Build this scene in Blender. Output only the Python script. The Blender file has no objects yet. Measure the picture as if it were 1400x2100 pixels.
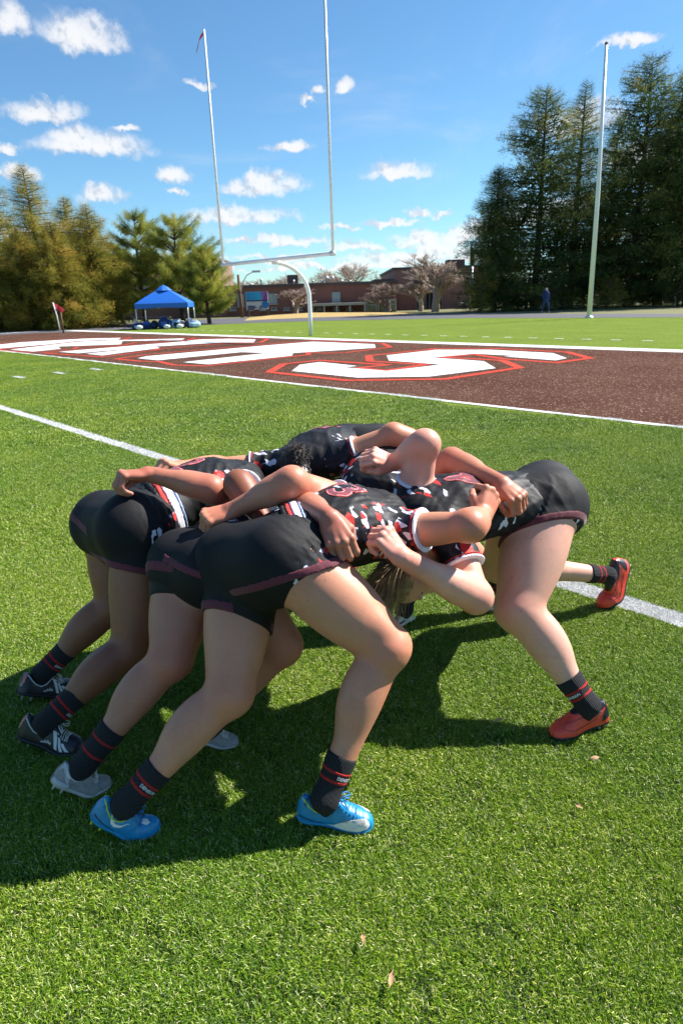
import bpy, bmesh, math, random
import numpy as np
from mathutils import Vector, Matrix
from mathutils.bvhtree import BVHTree

random.seed(7)
rng = np.random.default_rng(7)
scene = bpy.context.scene
COL = scene.collection
PI = math.pi

# ---------------------------------------------------------------- camera
CAM_F, CAM_TILT, CAM_ROLL, CAM_H = 1314.51, 0.3208, -0.0315, 1.4551
_F = np.array([0, math.cos(CAM_TILT), -math.sin(CAM_TILT)])
_R0 = np.array([1.0, 0, 0]); _U0 = np.cross(_R0, _F)
_R = _R0 * math.cos(CAM_ROLL) + _U0 * math.sin(CAM_ROLL)
_U = np.cross(_R, _F)
_C = np.array([0, 0, CAM_H])
def ray(x, y): return _F + _R * (x - 700) / CAM_F - _U * (y - 1050) / CAM_F
def ground(x, y, z=0.0):
    d = ray(x, y); return _C + d * (z - CAM_H) / d[2]
def at(x, y, Y):
    d = ray(x, y); return _C + d * Y / d[1]
cam_data = bpy.data.cameras.new('camera')
cam = bpy.data.objects.new('camera', cam_data); COL.objects.link(cam)
cam.matrix_world = Matrix(((_R[0], _U[0], -_F[0], 0), (_R[1], _U[1], -_F[1], 0), (_R[2], _U[2], -_F[2], CAM_H), (0, 0, 0, 1)))
cam_data.sensor_fit = 'VERTICAL'; cam_data.sensor_height = 36.0
cam_data.lens = 36.0 * CAM_F / 2100.0
cam_data.clip_start = 0.05; cam_data.clip_end = 3000
cam_data.dof.use_dof = True; cam_data.dof.focus_distance = 2.4; cam_data.dof.aperture_fstop = 7.1
scene.camera = cam

# ---------------------------------------------------------------- light, sky
SUN_A, SUN_B = 0.95, 0.43           # shadow offset per metre of height: (-A, -B)
sun_dir = Vector((SUN_A, SUN_B, 1)).normalized()
sun_elev = math.asin(sun_dir.z)
sd = bpy.data.lights.new('sun', 'SUN'); sd.energy = 5.0; sd.angle = math.radians(0.53); sd.color = (1.0, 0.955, 0.89)
sun = bpy.data.objects.new('sun', sd); COL.objects.link(sun)
sun.rotation_euler = sun_dir.to_track_quat('Z', 'Y').to_euler(); sun.location = (8, 4, 12)
scene.view_settings.view_transform = 'Standard'; scene.view_settings.look = 'None'
scene.view_settings.exposure = 1.14; scene.view_settings.gamma = 1.0
scene.view_settings.use_curve_mapping = False

class NT:
    """small helper to wire shader nodes"""
    def __init__(s, tree): s.t = tree; s.n = tree.nodes; s.l = tree.links
    def new(s, typ, **kw):
        n = s.n.new(typ)
        for k, v in kw.items():
            if k == 'ins':
                for a, b in v.items(): s.put(n, a, b)
            else: setattr(n, k, v)
        return n
    def put(s, n, a, b):
        i = n.inputs[a]
        if isinstance(b, bpy.types.NodeSocket): s.l.new(b, i)
        elif isinstance(b, (tuple, list)) and len(b) == 3 and i.type == 'RGBA': i.default_value = (*b, 1)
        else: i.default_value = b
    def math(s, op, a, b=None, c=None, clamp=False):
        n = s.n.new('ShaderNodeMath'); n.operation = op; n.use_clamp = clamp
        s.put(n, 0, a)
        if b is not None: s.put(n, 1, b)
        if c is not None: s.put(n, 2, c)
        return n.outputs[0]
    def vmath(s, op, a, b=None):
        n = s.n.new('ShaderNodeVectorMath'); n.operation = op; s.put(n, 0, a)
        if b is not None: s.put(n, 1, b)
        return n.outputs['Value'] if op == 'DOT_PRODUCT' else n.outputs[0]
    def mix(s, f, a, b, mode='MIX'):
        n = s.n.new('ShaderNodeMix'); n.data_type = 'RGBA'; n.blend_type = mode
        s.put(n, 0, f); s.put(n, 6, a if not isinstance(a, tuple) else (*a[:3], 1)); s.put(n, 7, b if not isinstance(b, tuple) else (*b[:3], 1))
        return n.outputs[2]
    def ramp(s, f, stops, interp='LINEAR'):
        n = s.n.new('ShaderNodeValToRGB'); cr = n.color_ramp; cr.interpolation = interp
        while len(cr.elements) < len(stops): cr.elements.new(0.5)
        for e, (p, c) in zip(cr.elements, stops):
            e.position = p; e.color = (c, c, c, 1) if not isinstance(c, tuple) else (*c, 1)
        s.put(n, 0, f); return n.outputs[0]
    def noise(s, vec=None, scale=5, detail=2, rough=0.5, dist=0.0, out=0):
        n = s.n.new('ShaderNodeTexNoise'); n.inputs['Scale'].default_value = scale
        n.inputs['Detail'].default_value = detail; n.inputs['Roughness'].default_value = rough; n.inputs['Distortion'].default_value = dist
        if vec is not None: s.l.new(vec, n.inputs['Vector'])
        return n.outputs[out]
    def sstep(s, v, a, b):
        n = s.n.new('ShaderNodeMapRange'); n.interpolation_type = 'SMOOTHSTEP'
        s.put(n, 0, v); s.put(n, 1, a); s.put(n, 2, b); s.put(n, 3, 0.0); s.put(n, 4, 1.0); return n.outputs[0]

world = bpy.data.worlds.new('World'); scene.world = world; world.use_nodes = True
w = NT(world.node_tree); w.n.clear()
sky = w.new('ShaderNodeTexSky', sky_type='NISHITA'); sky.sun_disc = False
sky.sun_elevation = sun_elev; sky.sun_rotation = math.atan2(SUN_A, SUN_B)
sky.air_density = 1.0; sky.dust_density = 0.1; sky.ozone_density = 3.0; sky.altitude = 100
geo = w.new('ShaderNodeTexCoord')
D = geo.outputs['Generated']
Dn = w.vmath('NORMALIZE', D)
WARP = w.noise(Dn, scale=9, detail=4, rough=0.6, out=1)
wv = w.vmath('MULTIPLY', w.vmath('SUBTRACT', WARP, (0.5, 0.5, 0.5)), (0.06, 0.06, 0.045))
Dw = w.vmath('ADD', Dn, wv)
WARP2 = w.noise(Dn, scale=45, detail=5, rough=0.62, out=1)
Dw = w.vmath('ADD', Dw, w.vmath('MULTIPLY', w.vmath('SUBTRACT', WARP2, (0.5, 0.5, 0.5)), (0.032, 0.032, 0.026)))
CLOUDS = [(165, 82, 92, 44), (12, 50, 48, 42), (85, 232, 82, 28), (190, 306, 108, 34), (150, 285, 50, 28), (208, 408, 52, 22), (35, 348, 48, 17), (10, 305, 30, 13),
          (596, 305, 45, 17), (352, 366, 46, 20), (362, 398, 28, 10), (545, 388, 92, 25), (550, 370, 45, 22), (490, 446, 118, 22), (830, 356, 66, 22), (404, 175, 30, 9), (706, 192, 20, 19), (648, 184, 22, 9),
          (1285, 97, 62, 15), (580, 496, 84, 14), (494, 494, 26, 10), (800, 455, 66, 10), (862, 434, 36, 13), (865, 488, 72, 18), (722, 503, 62, 12), (960, 492, 80, 24), (1010, 470, 60, 20),
          (840, 522, 170, 16), (900, 505, 60, 22), (780, 538, 120, 10), (960, 535, 90, 14), (560, 530, 90, 9), (700, 470, 40, 8), (620, 200, 18, 8), (250, 265, 30, 9), (1190, 250, 90, 40), (1330, 330, 120, 40), (1120, 440, 130, 30), (1390, 480, 100, 40), (640, 545, 140, 10), (360, 560, 160, 10), (60, 480, 90, 20), (915, 440, 26, 10)]
acc = None; acu = None
def blob(cx, rx, uy):
    global acc, acu
    a = w.vmath('DOT_PRODUCT', Dw, tuple(rx)); b = w.vmath('DOT_PRODUCT', Dw, tuple(uy))
    b2 = w.math('MAXIMUM', b, w.math('MULTIPLY', b, -1.9))      # flat undersides
    r2 = w.math('MULTIPLY_ADD', b2, b2, w.math('MULTIPLY', a, a))
    acc = r2 if acc is None else w.math('MINIMUM', acc, r2)
for (x, y, rx, ry) in CLOUDS:
    c = ray(x, y); c /= np.linalg.norm(c)
    r = np.cross(c, [0, 0, 1]); r /= np.linalg.norm(r); u = np.cross(r, c)
    k = CAM_F * 1.0
    s = 1.0 / np.linalg.norm(ray(x, y))
    blob(c, r / (rx * s / k), u / (ry * s / k))
for i in range(6):                                               # the same kind of sky carries on round the rest of the compass
    az = 1.3 + i * 0.72; el = 0.15 + 0.55 * rng.random()
    c = np.array([math.sin(az) * math.cos(el), math.cos(az) * math.cos(el), math.sin(el)])
    r = np.cross(c, [0, 0, 1]); r /= np.linalg.norm(r); u = np.cross(r, c)
    blob(c, r / (0.05 + 0.07 * rng.random()), u / (0.018 + 0.02 * rng.random()))
FB = w.noise(Dn, scale=34, detail=5, rough=0.62)
FB2 = w.noise(w.vmath('ADD', Dn, (0.004, 0.002, 0.006)), scale=34, detail=3, rough=0.62)
edge = w.math('ADD', acc, w.math('MULTIPLY', w.math('SUBTRACT', FB, 0.5), 1.7))
dens = w.math('SUBTRACT', 1.0, w.sstep(edge, -0.1, 1.5))
shade = w.sstep(w.math('ADD', dens, w.math('MULTIPLY', w.math('SUBTRACT', FB2, FB), 7.0)), -0.3, 1.0)
ccol = w.mix(shade, (4.9, 5.2, 5.8), (7.2, 7.2, 7.3))
skc = w.mix(1.0, sky.outputs[0], (0.74, 1.04, 1.16), 'MULTIPLY')
VE = w.noise(w.vmath('MULTIPLY', Dn, (1.0, 1.0, 3.2)), scale=2.6, detail=7, rough=0.62, dist=0.6)
elv = w.n.new('ShaderNodeSeparateXYZ'); w.l.new(Dn, elv.inputs[0])
veil = w.math('MULTIPLY', w.sstep(VE, 0.50, 0.78), w.math('MULTIPLY_ADD', w.sstep(elv.outputs[2], 0.45, 0.05), 0.30, 0.10))
skc = w.mix(veil, skc, (6.4, 6.7, 7.0))
skyc = w.mix(w.math('MULTIPLY', dens, 0.93), skc, ccol)
bg = w.new('ShaderNodeBackground', ins={'Color': skyc, 'Strength': 0.063})
wo = w.new('ShaderNodeOutputWorld', ins={'Surface': bg.outputs[0]})

# ---------------------------------------------------------------- object helpers
def tag(o, label=None, cat=None, group=None, kind=None):
    if label: o['label'] = label
    if cat: o['category'] = cat
    if group: o['group'] = group
    if kind: o['kind'] = kind
    return o
def thing(name, label, cat, loc=(0, 0, 0), rotz=0.0, group=None):
    o = bpy.data.objects.new(name, None); COL.objects.link(o)
    o.location = loc; o.rotation_euler = (0, 0, rotz); o.empty_display_size = 0.1
    return tag(o, label, cat, group)
def link(name, me, mat=None, parent=None, smooth=False):
    o = bpy.data.objects.new(name, me); COL.objects.link(o)
    if mat is not None:
        for m in (mat if isinstance(mat, (list, tuple)) else [mat]): me.materials.append(m)
    if smooth: me.polygons.foreach_set('use_smooth', [True] * len(me.polygons))
    if parent is not None: o.parent = parent
    return o
def npmesh(name, V, F, mat=None, parent=None, smooth=False):
    """F: (n,3) or (n,4) int array"""
    V = np.asarray(V, np.float32); F = np.asarray(F, np.int32)
    me = bpy.data.meshes.new(name); me.vertices.add(len(V)); me.vertices.foreach_set('co', V.ravel())
    n, k = F.shape
    me.loops.add(n * k); me.loops.foreach_set('vertex_index', F.ravel())
    me.polygons.add(n); me.polygons.foreach_set('loop_start', np.arange(0, n * k, k, dtype=np.int32))
    me.update(calc_edges=True)
    return link(name, me, mat, parent, smooth)
class MB:
    """collects shapes into one mesh"""
    def __init__(s): s.v = []; s.f = []
    def add(s, V, F):
        n = len(s.v); s.v += [tuple(map(float, v)) for v in V]; s.f += [tuple(i + n for i in f) for f in F]
    def box(s, c, d, M=None):
        x, y, z = [q / 2 for q in d]
        V = [Vector((a * x, b * y, e * z)) for a in (-1, 1) for b in (-1, 1) for e in (-1, 1)]
        if M is not None: V = [M @ v for v in V]
        V = [v + Vector(c) for v in V]
        s.add(V, [(0, 1, 3, 2), (4, 6, 7, 5), (0, 4, 5, 1), (2, 3, 7, 6), (0, 2, 6, 4), (1, 5, 7, 3)]); return s
    def tube(s, pts, r, n=8, caps=True):
        pts = [Vector(p) for p in pts]; m = len(pts)
        rr = r if isinstance(r, (list, tuple, np.ndarray)) else [r] * m
        V = []; up = None
        for i, p in enumerate(pts):
            t = (pts[min(i + 1, m - 1)] - pts[max(i - 1, 0)]).normalized()
            if up is None:
                up = t.orthogonal().normalized()
            up = (up - t * up.dot(t)).normalized(); b = t.cross(up)
            for k in range(n):
                a = 2 * PI * k / n; V.append(p + (up * math.cos(a) + b * math.sin(a)) * rr[i])
        F = [(i * n + k, i * n + (k + 1) % n, (i + 1) * n + (k + 1) % n, (i + 1) * n + k) for i in range(m - 1) for k in range(n)]
        if caps: F += [tuple(range(n))[::-1], tuple(range((m - 1) * n, m * n))]
        s.add(V, F); return s
    def lathe(s, prof, c=(0, 0, 0), n=12):
        V = [(c[0] + r * math.cos(2 * PI * k / n), c[1] + r * math.sin(2 * PI * k / n), c[2] + z) for r, z in prof for k in range(n)]
        m = len(prof)
        F = [(i * n + k, i * n + (k + 1) % n, (i + 1) * n + (k + 1) % n, (i + 1) * n + k) for i in range(m - 1) for k in range(n)]
        F += [tuple(range(n))[::-1], tuple(range((m - 1) * n, m * n))]
        s.add(V, F); return s
    def poly(s, pts): s.add(pts, [tuple(range(len(pts)))]); return s
    def build(s, name, mat=None, parent=None, smooth=False):
        me = bpy.data.meshes.new(name); me.from_pydata(s.v, [], s.f); me.update()
        return link(name, me, mat, parent, smooth)

MAT = {}
def material(name):
    m = bpy.data.materials.new(name); m.use_nodes = True; t = NT(m.node_tree); t.n.clear()
    p = t.new('ShaderNodeBsdfPrincipled'); o = t.new('ShaderNodeOutputMaterial'); t.l.new(p.outputs[0], o.inputs[0])
    MAT[name] = m
    return m, t, p
def simple(name, col, rough=0.6, metal=0.0, var=0.12, scale=20, bump=0.0, bscale=80, spec=0.5, emit=None):
    m, t, p = material(name)
    tc = t.new('ShaderNodeTexCoord').outputs['Object']
    nz = t.noise(tc, scale=scale, detail=4)
    c = t.mix(t.math('MULTIPLY', nz, 1.0), tuple(q * (1 - var) for q in col), tuple(min(1, q * (1 + var)) for q in col))
    t.put(p, 'Base Color', c); p.inputs['Roughness'].default_value = rough; p.inputs['Metallic'].default_value = metal
    p.inputs['Specular IOR Level'].default_value = spec
    if bump:
        b = t.new('ShaderNodeBump', ins={'Strength': bump, 'Distance': 0.01, 'Height': t.noise(tc, scale=bscale, detail=3)})
        t.l.new(b.outputs[0], p.inputs['Normal'])
    if emit: p.inputs['Emission Color'].default_value = (*emit, 1); p.inputs['Emission Strength'].default_value = 1
    return m
world.cycles.sampling_method = 'MANUAL'; world.cycles.sample_map_resolution = 256
scene.render.use_persistent_data = False
# ================================================================ the ground
FA = -0.8295
fu = np.array([math.cos(FA), math.sin(FA), 0]); fn = np.array([-math.sin(FA), math.cos(FA), 0])   # along / across the yard lines
DG = 7.4914                       # goal line distance
def fpt(s, t, z=0.0): return fu * s + fn * (DG + t) + np.array([0, 0, z])

def turf_material(name, cols, spark, spark_amt, stripes=True):
    m, t, p = material(name)
    pos = t.new('ShaderNodeNewGeometry').outputs['Position']
    n1 = t.noise(pos, scale=0.55, detail=4); n2 = t.noise(pos, scale=9, detail=5, rough=0.7); n3 = t.noise(pos, scale=70, detail=3, rough=0.7)
    c = t.mix(n2, cols[0], cols[1]); c = t.mix(t.math('MULTIPLY', t.sstep(n1, 0.35, 0.7), 0.45), c, cols[2])
    c = t.mix(t.sstep(n3, 0.5, 0.72), c, tuple(q * 0.45 for q in cols[0]))
    st = t.vmath('MULTIPLY', pos, (1.0, 0.45, 1.0))
    wn = t.n.new('ShaderNodeTexWhiteNoise'); wn.noise_dimensions = '3D'
    sn = t.n.new('ShaderNodeVectorMath'); sn.operation = 'SNAP'; t.l.new(st, sn.inputs[0]); sn.inputs[1].default_value = (0.009, 0.009, 0.5)
    t.l.new(sn.outputs[0], wn.inputs['Vector'])
    sp = t.math('MULTIPLY', t.sstep(wn.outputs['Value'], 0.955, 0.99), spark_amt)
    sn2 = t.n.new('ShaderNodeVectorMath'); sn2.operation = 'SNAP'; t.l.new(st, sn2.inputs[0]); sn2.inputs[1].default_value = (0.02, 0.02, 0.5)
    wn2 = t.n.new('ShaderNodeTexWhiteNoise'); t.l.new(sn2.outputs[0], wn2.inputs['Vector'])
    sp2 = t.math('MULTIPLY', t.sstep(wn2.outputs['Value'], 0.93, 0.99), spark_amt * 0.7)
    c = t.mix(t.math('MAXIMUM', sp, sp2), c, spark)  # bright specks painted into the base colour as glints off the fibres
    t.put(p, 'Base Color', c); p.inputs['Roughness'].default_value = 0.95; p.inputs['Specular IOR Level'].default_value = 0.03
    b = t.new('ShaderNodeBump', ins={'Strength': 0.8, 'Distance': 0.02, 'Height': t.math('ADD', n3, t.math('MULTIPLY', wn.outputs['Value'], 0.5))})
    t.l.new(b.outputs[0], p.inputs['Normal'])
    return m
M_turf = turf_material('turf', ((0.105, 0.165, 0.018), (0.17, 0.235, 0.034), (0.20, 0.262, 0.042)), (0.5, 0.56, 0.28), 0.5)
M_maroon = turf_material('maroon_turf', ((0.066, 0.028, 0.019), (0.112, 0.050, 0.034), (0.145, 0.078, 0.055)), (0.50, 0.36, 0.28), 0.65)
M_paint = turf_material('white_turf', ((0.72, 0.72, 0.70), (0.82, 0.82, 0.80), (0.78, 0.78, 0.77)), (0.85, 0.85, 0.83), 0.4)
M_red = turf_material('red_turf', ((0.50, 0.055, 0.035), (0.62, 0.085, 0.06), (0.56, 0.08, 0.055)), (0.7, 0.3, 0.24), 0.5)
M_gapshade = simple('painted_gap_shade', (0.018, 0.034, 0.006), 0.95, var=0.4, scale=60, bump=0.6, bscale=300)  # dark sheet under the blades, shade of the gaps put into its colour

# base terrain to the horizon
M_land = simple('dry_lawn', (0.13, 0.13, 0.045), 0.95, var=0.35, scale=0.5)
tb = MB(); tb.poly([(-900, -400, -0.03), (900, -400, -0.03), (900, 1500, -0.03), (-900, 1500, -0.03)])
tag(tb.build('ground', M_land), kind='structure')
# the playing surface
g = MB(); g.poly([fpt(-45, -70, -0.008), fpt(60, -70, -0.008), fpt(60, 0, -0.008), fpt(-45, 0, -0.008)]); f1 = g.build('field', M_gapshade); tag(f1, kind='structure')
g = MB()
edge = [ground(x, y, -0.008) for x, y in [(-40, 690), (60, 684), (170, 680), (300, 673), (400, 667), (520, 662), (650, 658), (800, 655), (960, 652), (1120, 652), (1300, 651), (1500, 650)]]
outer = [fpt(-27, 9.9, -0.008)]
pts = [fpt(-80, 9.9, -0.008)] + [tuple(e) for e in edge] + [fpt(60, 9.9, -0.008)]
g.poly([fpt(-60, 9.9, -0.0085)] + edge + [fpt(60, 30, -0.0085), fpt(60, 9.9, -0.0085)])
tag(g.build('field', M_turf), kind='structure')
CX = -21.86                                                     # centre of the field along the yard lines
SL = CX - 24.38                                                 # far sideline
g = MB(); g.poly([fpt(SL, 0, -0.004), fpt(60, 0, -0.004), fpt(60, 9.2, -0.004), fpt(SL, 9.2, -0.004)]); tag(g.build('end_zone', M_maroon), kind='structure')
def stripe(name, s0, s1, t0, t1, z, mat=M_paint, parent=None):
    g = MB(); k = max(1, int((s1 - s0) / 8))
    for i in range(k):
        a, b = s0 + (s1 - s0) * i / k, s0 + (s1 - s0) * (i + 1) / k
        g.poly([fpt(a, t0, z), fpt(b, t0, z), fpt(b, t1, z), fpt(a, t1, z)])
    o = g.build(name, mat, parent)
    if parent is None: tag(o, kind='structure')
    return o
g = MB(); g.poly([fpt(SL - .6, -.30, -.006), fpt(60, -.30, -.006), fpt(60, 0, -.006), fpt(SL - .6, 0, -.006)]); tag(g.build('field', M_turf), kind='structure')
stripe('goal_line', SL, 60, -0.06, 0.06, 0.001)
stripe('end_line', SL - 0.6, 60, 9.15, 9.9, 0.001)
stripe('yard_line', SL, 60, -4.64, -4.50, 0.001)
g = MB(); g.poly([fpt(SL - 0.6, -60, 0.001), fpt(SL, -60, 0.001), fpt(SL, 9.15, 0.001), fpt(SL - 0.6, 9.15, 0.001)]); tag(g.build('sideline', M_paint), kind='structure')
for k, (x, y) in enumerate([(40, 774), (122, 765.5), (198, 758)]):
    c = ground(x, y); s = c @ fu; t_ = c @ fn - DG
    o = stripe('hash_mark', s - 0.30, s + 0.30, t_ - 0.05, t_ + 0.05, 0.002); o['group'] = 'short hash marks between goal line and yard line'
c0 = ground(870, 689.5) @ fn - DG
for k in range(40):                                              # dotted restraining line behind the end line
    s = CX - 24 + k * 0.9144 * 1.05
    if s > 12: break
    o = stripe('dash_mark', s, s + 0.32, 12.6, 12.72, 0.002); o['group'] = 'dashes of the restraining line'

# end zone lettering, each letter its own set of painted shapes
def glyph(name, white, red, z=0.0):
    if red:
        for q in red:
            g = MB(); g.poly([ground(x, y, 0.002) for x, y in q]); tag(g.build(name, M_red), kind='structure')
    for q in white:
        g = MB(); g.poly([ground(x, y, 0.004) for x, y in q]); tag(g.build(name, M_paint), kind='structure')
def band(pts, w0):                                               # outline ribbon of constant ground width
    P = [ground(x, y, 0.0025)[:2] for x, y in pts]; n = len(P)
    P = [Vector(p) for p in P]; out = []; inn = []
    for i in range(n):
        a = (P[i] - P[i - 1]).normalized(); b = (P[(i + 1) % n] - P[i]).normalized()
        na = Vector((-a.y, a.x)); nb = Vector((-b.y, b.x)); m = (na + nb)
        m = m / max(0.45, m.length_squared / 2)
        out.append(P[i] + m * (w0 / 2)); inn.append(P[i] - m * (w0 / 2))
    g = MB()
    for i in range(n):
        j = (i + 1) % n
        g.add([(*out[i], 0.0028), (*out[j], 0.0028), (*inn[j], 0.0028), (*inn[i], 0.0028)], [(0, 1, 2, 3)])
    return g
def Z3(l): return [(550 + x / 3.5, 680 + y / 3.5) for x, y in l]
def Z4(l): return [(850 + x / 3.5, 680 + y / 3.5) for x, y in l]
def Z1(l): return [(x / 3.5, 670 + y / 3.5) for x, y in l]
def Z2(l): return [(300 + x / 3.5, 670 + y / 3.5) for x, y in l]
# S
S_white = Z3([(170, 282), (225, 238), (370, 218), (640, 246), (540, 256), (850, 282), (1240, 236), (865, 208), (848, 170), (1190, 132)]) + Z4([(130, 130), (540, 130), (990, 154), (1090, 190), (1010, 206), (640, 178), (715, 174), (430, 158), (125, 186), (495, 212), (580, 262), (110, 322)]) + Z3([(1160, 322), (640, 330)])
S_red = Z3([(8, 290), (110, 232), (365, 206), (850, 238), (640, 262), (850, 278), (1130, 236), (730, 212), (718, 172), (1190, 124)]) + Z4([(130, 122), (545, 120), (1090, 146), (1255, 190), (1020, 222), (640, 196), (430, 164), (200, 184), (625, 206), (752, 258), (230, 338)]) + Z3([(1270, 340), (560, 350)])
glyph('painted_letter', [S_white], None)
tag(band(S_red, 0.20).build('letter_outline', M_red), kind='structure')
# R (before the S)
R_white = Z2([(0, 236), (90, 238), (690, 180), (870, 188), (260, 252), (450, 270), (1045, 208), (1055, 186), (1400, 186)]) + Z3([(520, 150), (765, 116), (762, 90), (320, 72), (60, 94)]) + Z2([(860, 122)]) + Z1([(1150, 205), (985, 228), (1150, 240)])
R_white = [(583, 725)] + Z3([(770, 116), (762, 90), (320, 72), (0, 98)]) + Z2([(0, 212)]) + Z1([(990, 226), (1130, 240)]) + Z2([(90, 240), (680, 182), (870, 188), (265, 254), (450, 270), (1045, 208), (1055, 186)])
glyph('painted_letter', [R_white], None)
glyph('letter_counter', [], [Z2([(950, 156), (1110, 162), (1400, 142), (1230, 132)])])
R_red = Z3([(875, 112), (820, 84), (320, 64), (0, 90)]) + Z2([(0, 200)]) + Z1([(835, 230), (1010, 248)]) + Z2([(90, 250), (200, 275), (430, 282), (1165, 200), (1160, 186), (1300, 190)]) + Z3([(560, 150)])
tag(band(R_red, 0.16).build('letter_outline', M_red), kind='structure')
# E / P left of it
P_white = Z2([(785, 92), (770, 112), (540, 112), (60, 142)]) + Z1([(1150, 152), (735, 206), (620, 194), (1080, 146), (560, 190), (425, 180), (1290, 108)]) + Z2([(380, 92), (600, 86)])
glyph('painted_letter', [P_white], None)
tag(band(Z2([(875, 86), (820, 112), (540, 122), (60, 160)]) + Z1([(1140, 165), (735, 216), (490, 200), (310, 188), (1290, 100)]) + Z2([(380, 86), (640, 82)]), 0.16).build('letter_outline', M_red), kind='structure')
glyph('letter_counter', [], [Z2([(215, 126), (330, 126), (520, 108), (420, 106)])])
E_white = Z1([(1330, 84), (1300, 96), (880, 102), (870, 126), (650, 134), (410, 142), (440, 158), (240, 178), (75, 164), (560, 108), (860, 96)])
glyph('painted_letter', [E_white], None)
tag(band(Z1([(1400, 80), (1310, 102), (985, 112), (880, 132), (560, 146), (530, 158), (215, 184), (0, 168), (0, 160), (560, 100), (900, 84)]), 0.14).build('letter_outline', M_red), kind='structure')
G_white = Z1([(870, 80), (850, 92), (560, 102), (330, 128), (0, 156), (-120, 158), (-160, 146), (150, 112), (600, 86)])
glyph('painted_letter', [G_white], None)
tag(band(Z1([(935, 76), (880, 96), (560, 108), (60, 160), (-200, 166), (-260, 146), (150, 104), (560, 80)]), 0.12).build('letter_outline', M_red), kind='structure')

# running track, verge and dry bank
M_track = simple('track_asphalt', (0.075, 0.073, 0.085), 0.9, var=0.15, scale=4)
up = [(-60, 674), (80, 670), (210, 665), (330, 660), (430, 654.5), (520, 651), (650, 647.5), (800, 645), (960, 643), (1120, 643), (1300, 643.5), (1480, 643.5)]
lo = [(-60, 691), (60, 684), (170, 680), (300, 673), (400, 667), (520, 662), (650, 658), (800, 655), (960, 652), (1120, 652), (1300, 651), (1480, 650)]
g = MB(); U_ = [ground(x, y, 0.0) for x, y in up]; L_ = [ground(x, y, 0.0) for x, y in lo]
for i in range(len(up) - 1): g.poly([L_[i], L_[i + 1], U_[i + 1], U_[i]])
tag(g.build('running_track', M_track), kind='structure')
M_bank = simple('dry_grass', (0.36, 0.25, 0.085), 0.95, var=0.25, scale=2)
g = MB(); ps = [at(510, 651.5, 58), at(560, 646, 60), at(640, 641.0, 61), at(760, 640.5, 61), at(860, 645.5, 61)]
for i in range(len(ps) - 1):
    a, b = ps[i], ps[i + 1]
    g.poly([(a[0], a[1] - 3, 0.004), (b[0], b[1] - 3, 0.004), (b[0], b[1], max(b[2], .01)), (a[0], a[1], max(a[2], .01))])
    g.poly([(a[0], a[1], max(a[2], .01)), (b[0], b[1], max(b[2], .01)), (b[0], b[1] + 4, 0.0), (a[0], a[1] + 4, 0.0)])
tag(g.build('grass_bank', M_bank), kind='structure')
# ================================================================ distance-field modelling for bodies and clothes
def V3(*a): return np.array(a, float)
def nrm(v): v = np.asarray(v, float); return v / (np.linalg.norm(v) + 1e-12)
_CORN = np.array([[0,0,0],[1,0,0],[0,1,0],[1,1,0],[0,0,1],[1,0,1],[0,1,1],[1,1,1]])
_EDG = [(a, b) for a in range(8) for b in range(a + 1, 8) if abs(_CORN[a] - _CORN[b]).sum() == 1]
def surface_net(d, lo, h):
    s = d < 0
    n = sum(s[c[0]:s.shape[0] - 1 + c[0], c[1]:s.shape[1] - 1 + c[1], c[2]:s.shape[2] - 1 + c[2]].astype(np.int8) for c in _CORN)
    act = (n > 0) & (n < 8); idx = np.argwhere(act)
    if len(idx) == 0: return np.zeros((0, 3)), np.zeros((0, 4), int)
    idm = np.full(act.shape, -1, np.int64); idm[act] = np.arange(len(idx))
    cv = np.stack([d[idx[:, 0] + c[0], idx[:, 1] + c[1], idx[:, 2] + c[2]] for c in _CORN], 1)
    acc = np.zeros((len(idx), 3)); cnt = np.zeros(len(idx))
    for a, b in _EDG:
        va, vb = cv[:, a], cv[:, b]; m = (va < 0) != (vb < 0)
        t = np.where(m, va / np.where(va - vb == 0, 1, va - vb), 0)
        acc += m[:, None] * (_CORN[a] + t[:, None] * (_CORN[b] - _CORN[a])); cnt += m
    V = (idx + acc / cnt[:, None]) * h + lo
    Fs = []
    for ax in range(3):
        o = [1 if k == ax else 0 for k in range(3)]
        A = s[:s.shape[0] - o[0], :s.shape[1] - o[1], :s.shape[2] - o[2]]; B = s[o[0]:, o[1]:, o[2]:]
        m = np.argwhere(A != B); u, v = [(1, 2), (2, 0), (0, 1)][ax]
        ok = (m[:, u] > 0) & (m[:, v] > 0) & (m[:, 0] < act.shape[0]) & (m[:, 1] < act.shape[1]) & (m[:, 2] < act.shape[2])
        m = m[ok]; flip = ~A[m[:, 0], m[:, 1], m[:, 2]]
        eu = np.zeros(3, int); eu[u] = 1; ev = np.zeros(3, int); ev[v] = 1
        q = [m, m - eu, m - eu - ev, m - ev]
        q = np.stack([idm[k[:, 0], k[:, 1], k[:, 2]] for k in q], 1)
        q = q[(q >= 0).all(1)] if (q < 0).any() else q
        if len(q) == len(flip): q[flip] = q[flip][:, ::-1]
        Fs.append(q)
    F = np.concatenate(Fs)[:, ::-1]
    return V, F
def cap(a, b, ra, rb, k=0.02, planes=(), prof=None):
    return dict(t='cap', a=np.asarray(a, float), b=np.asarray(b, float), ra=ra, rb=rb, k=k, pl=planes, prof=prof)
def ell(c, X, Y, Z, r, k=0.02, planes=()):
    return dict(t='ell', c=np.asarray(c, float), M=np.array([nrm(X), nrm(Y), nrm(Z)]), r=np.asarray(r, float), k=k, pl=planes)
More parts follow.
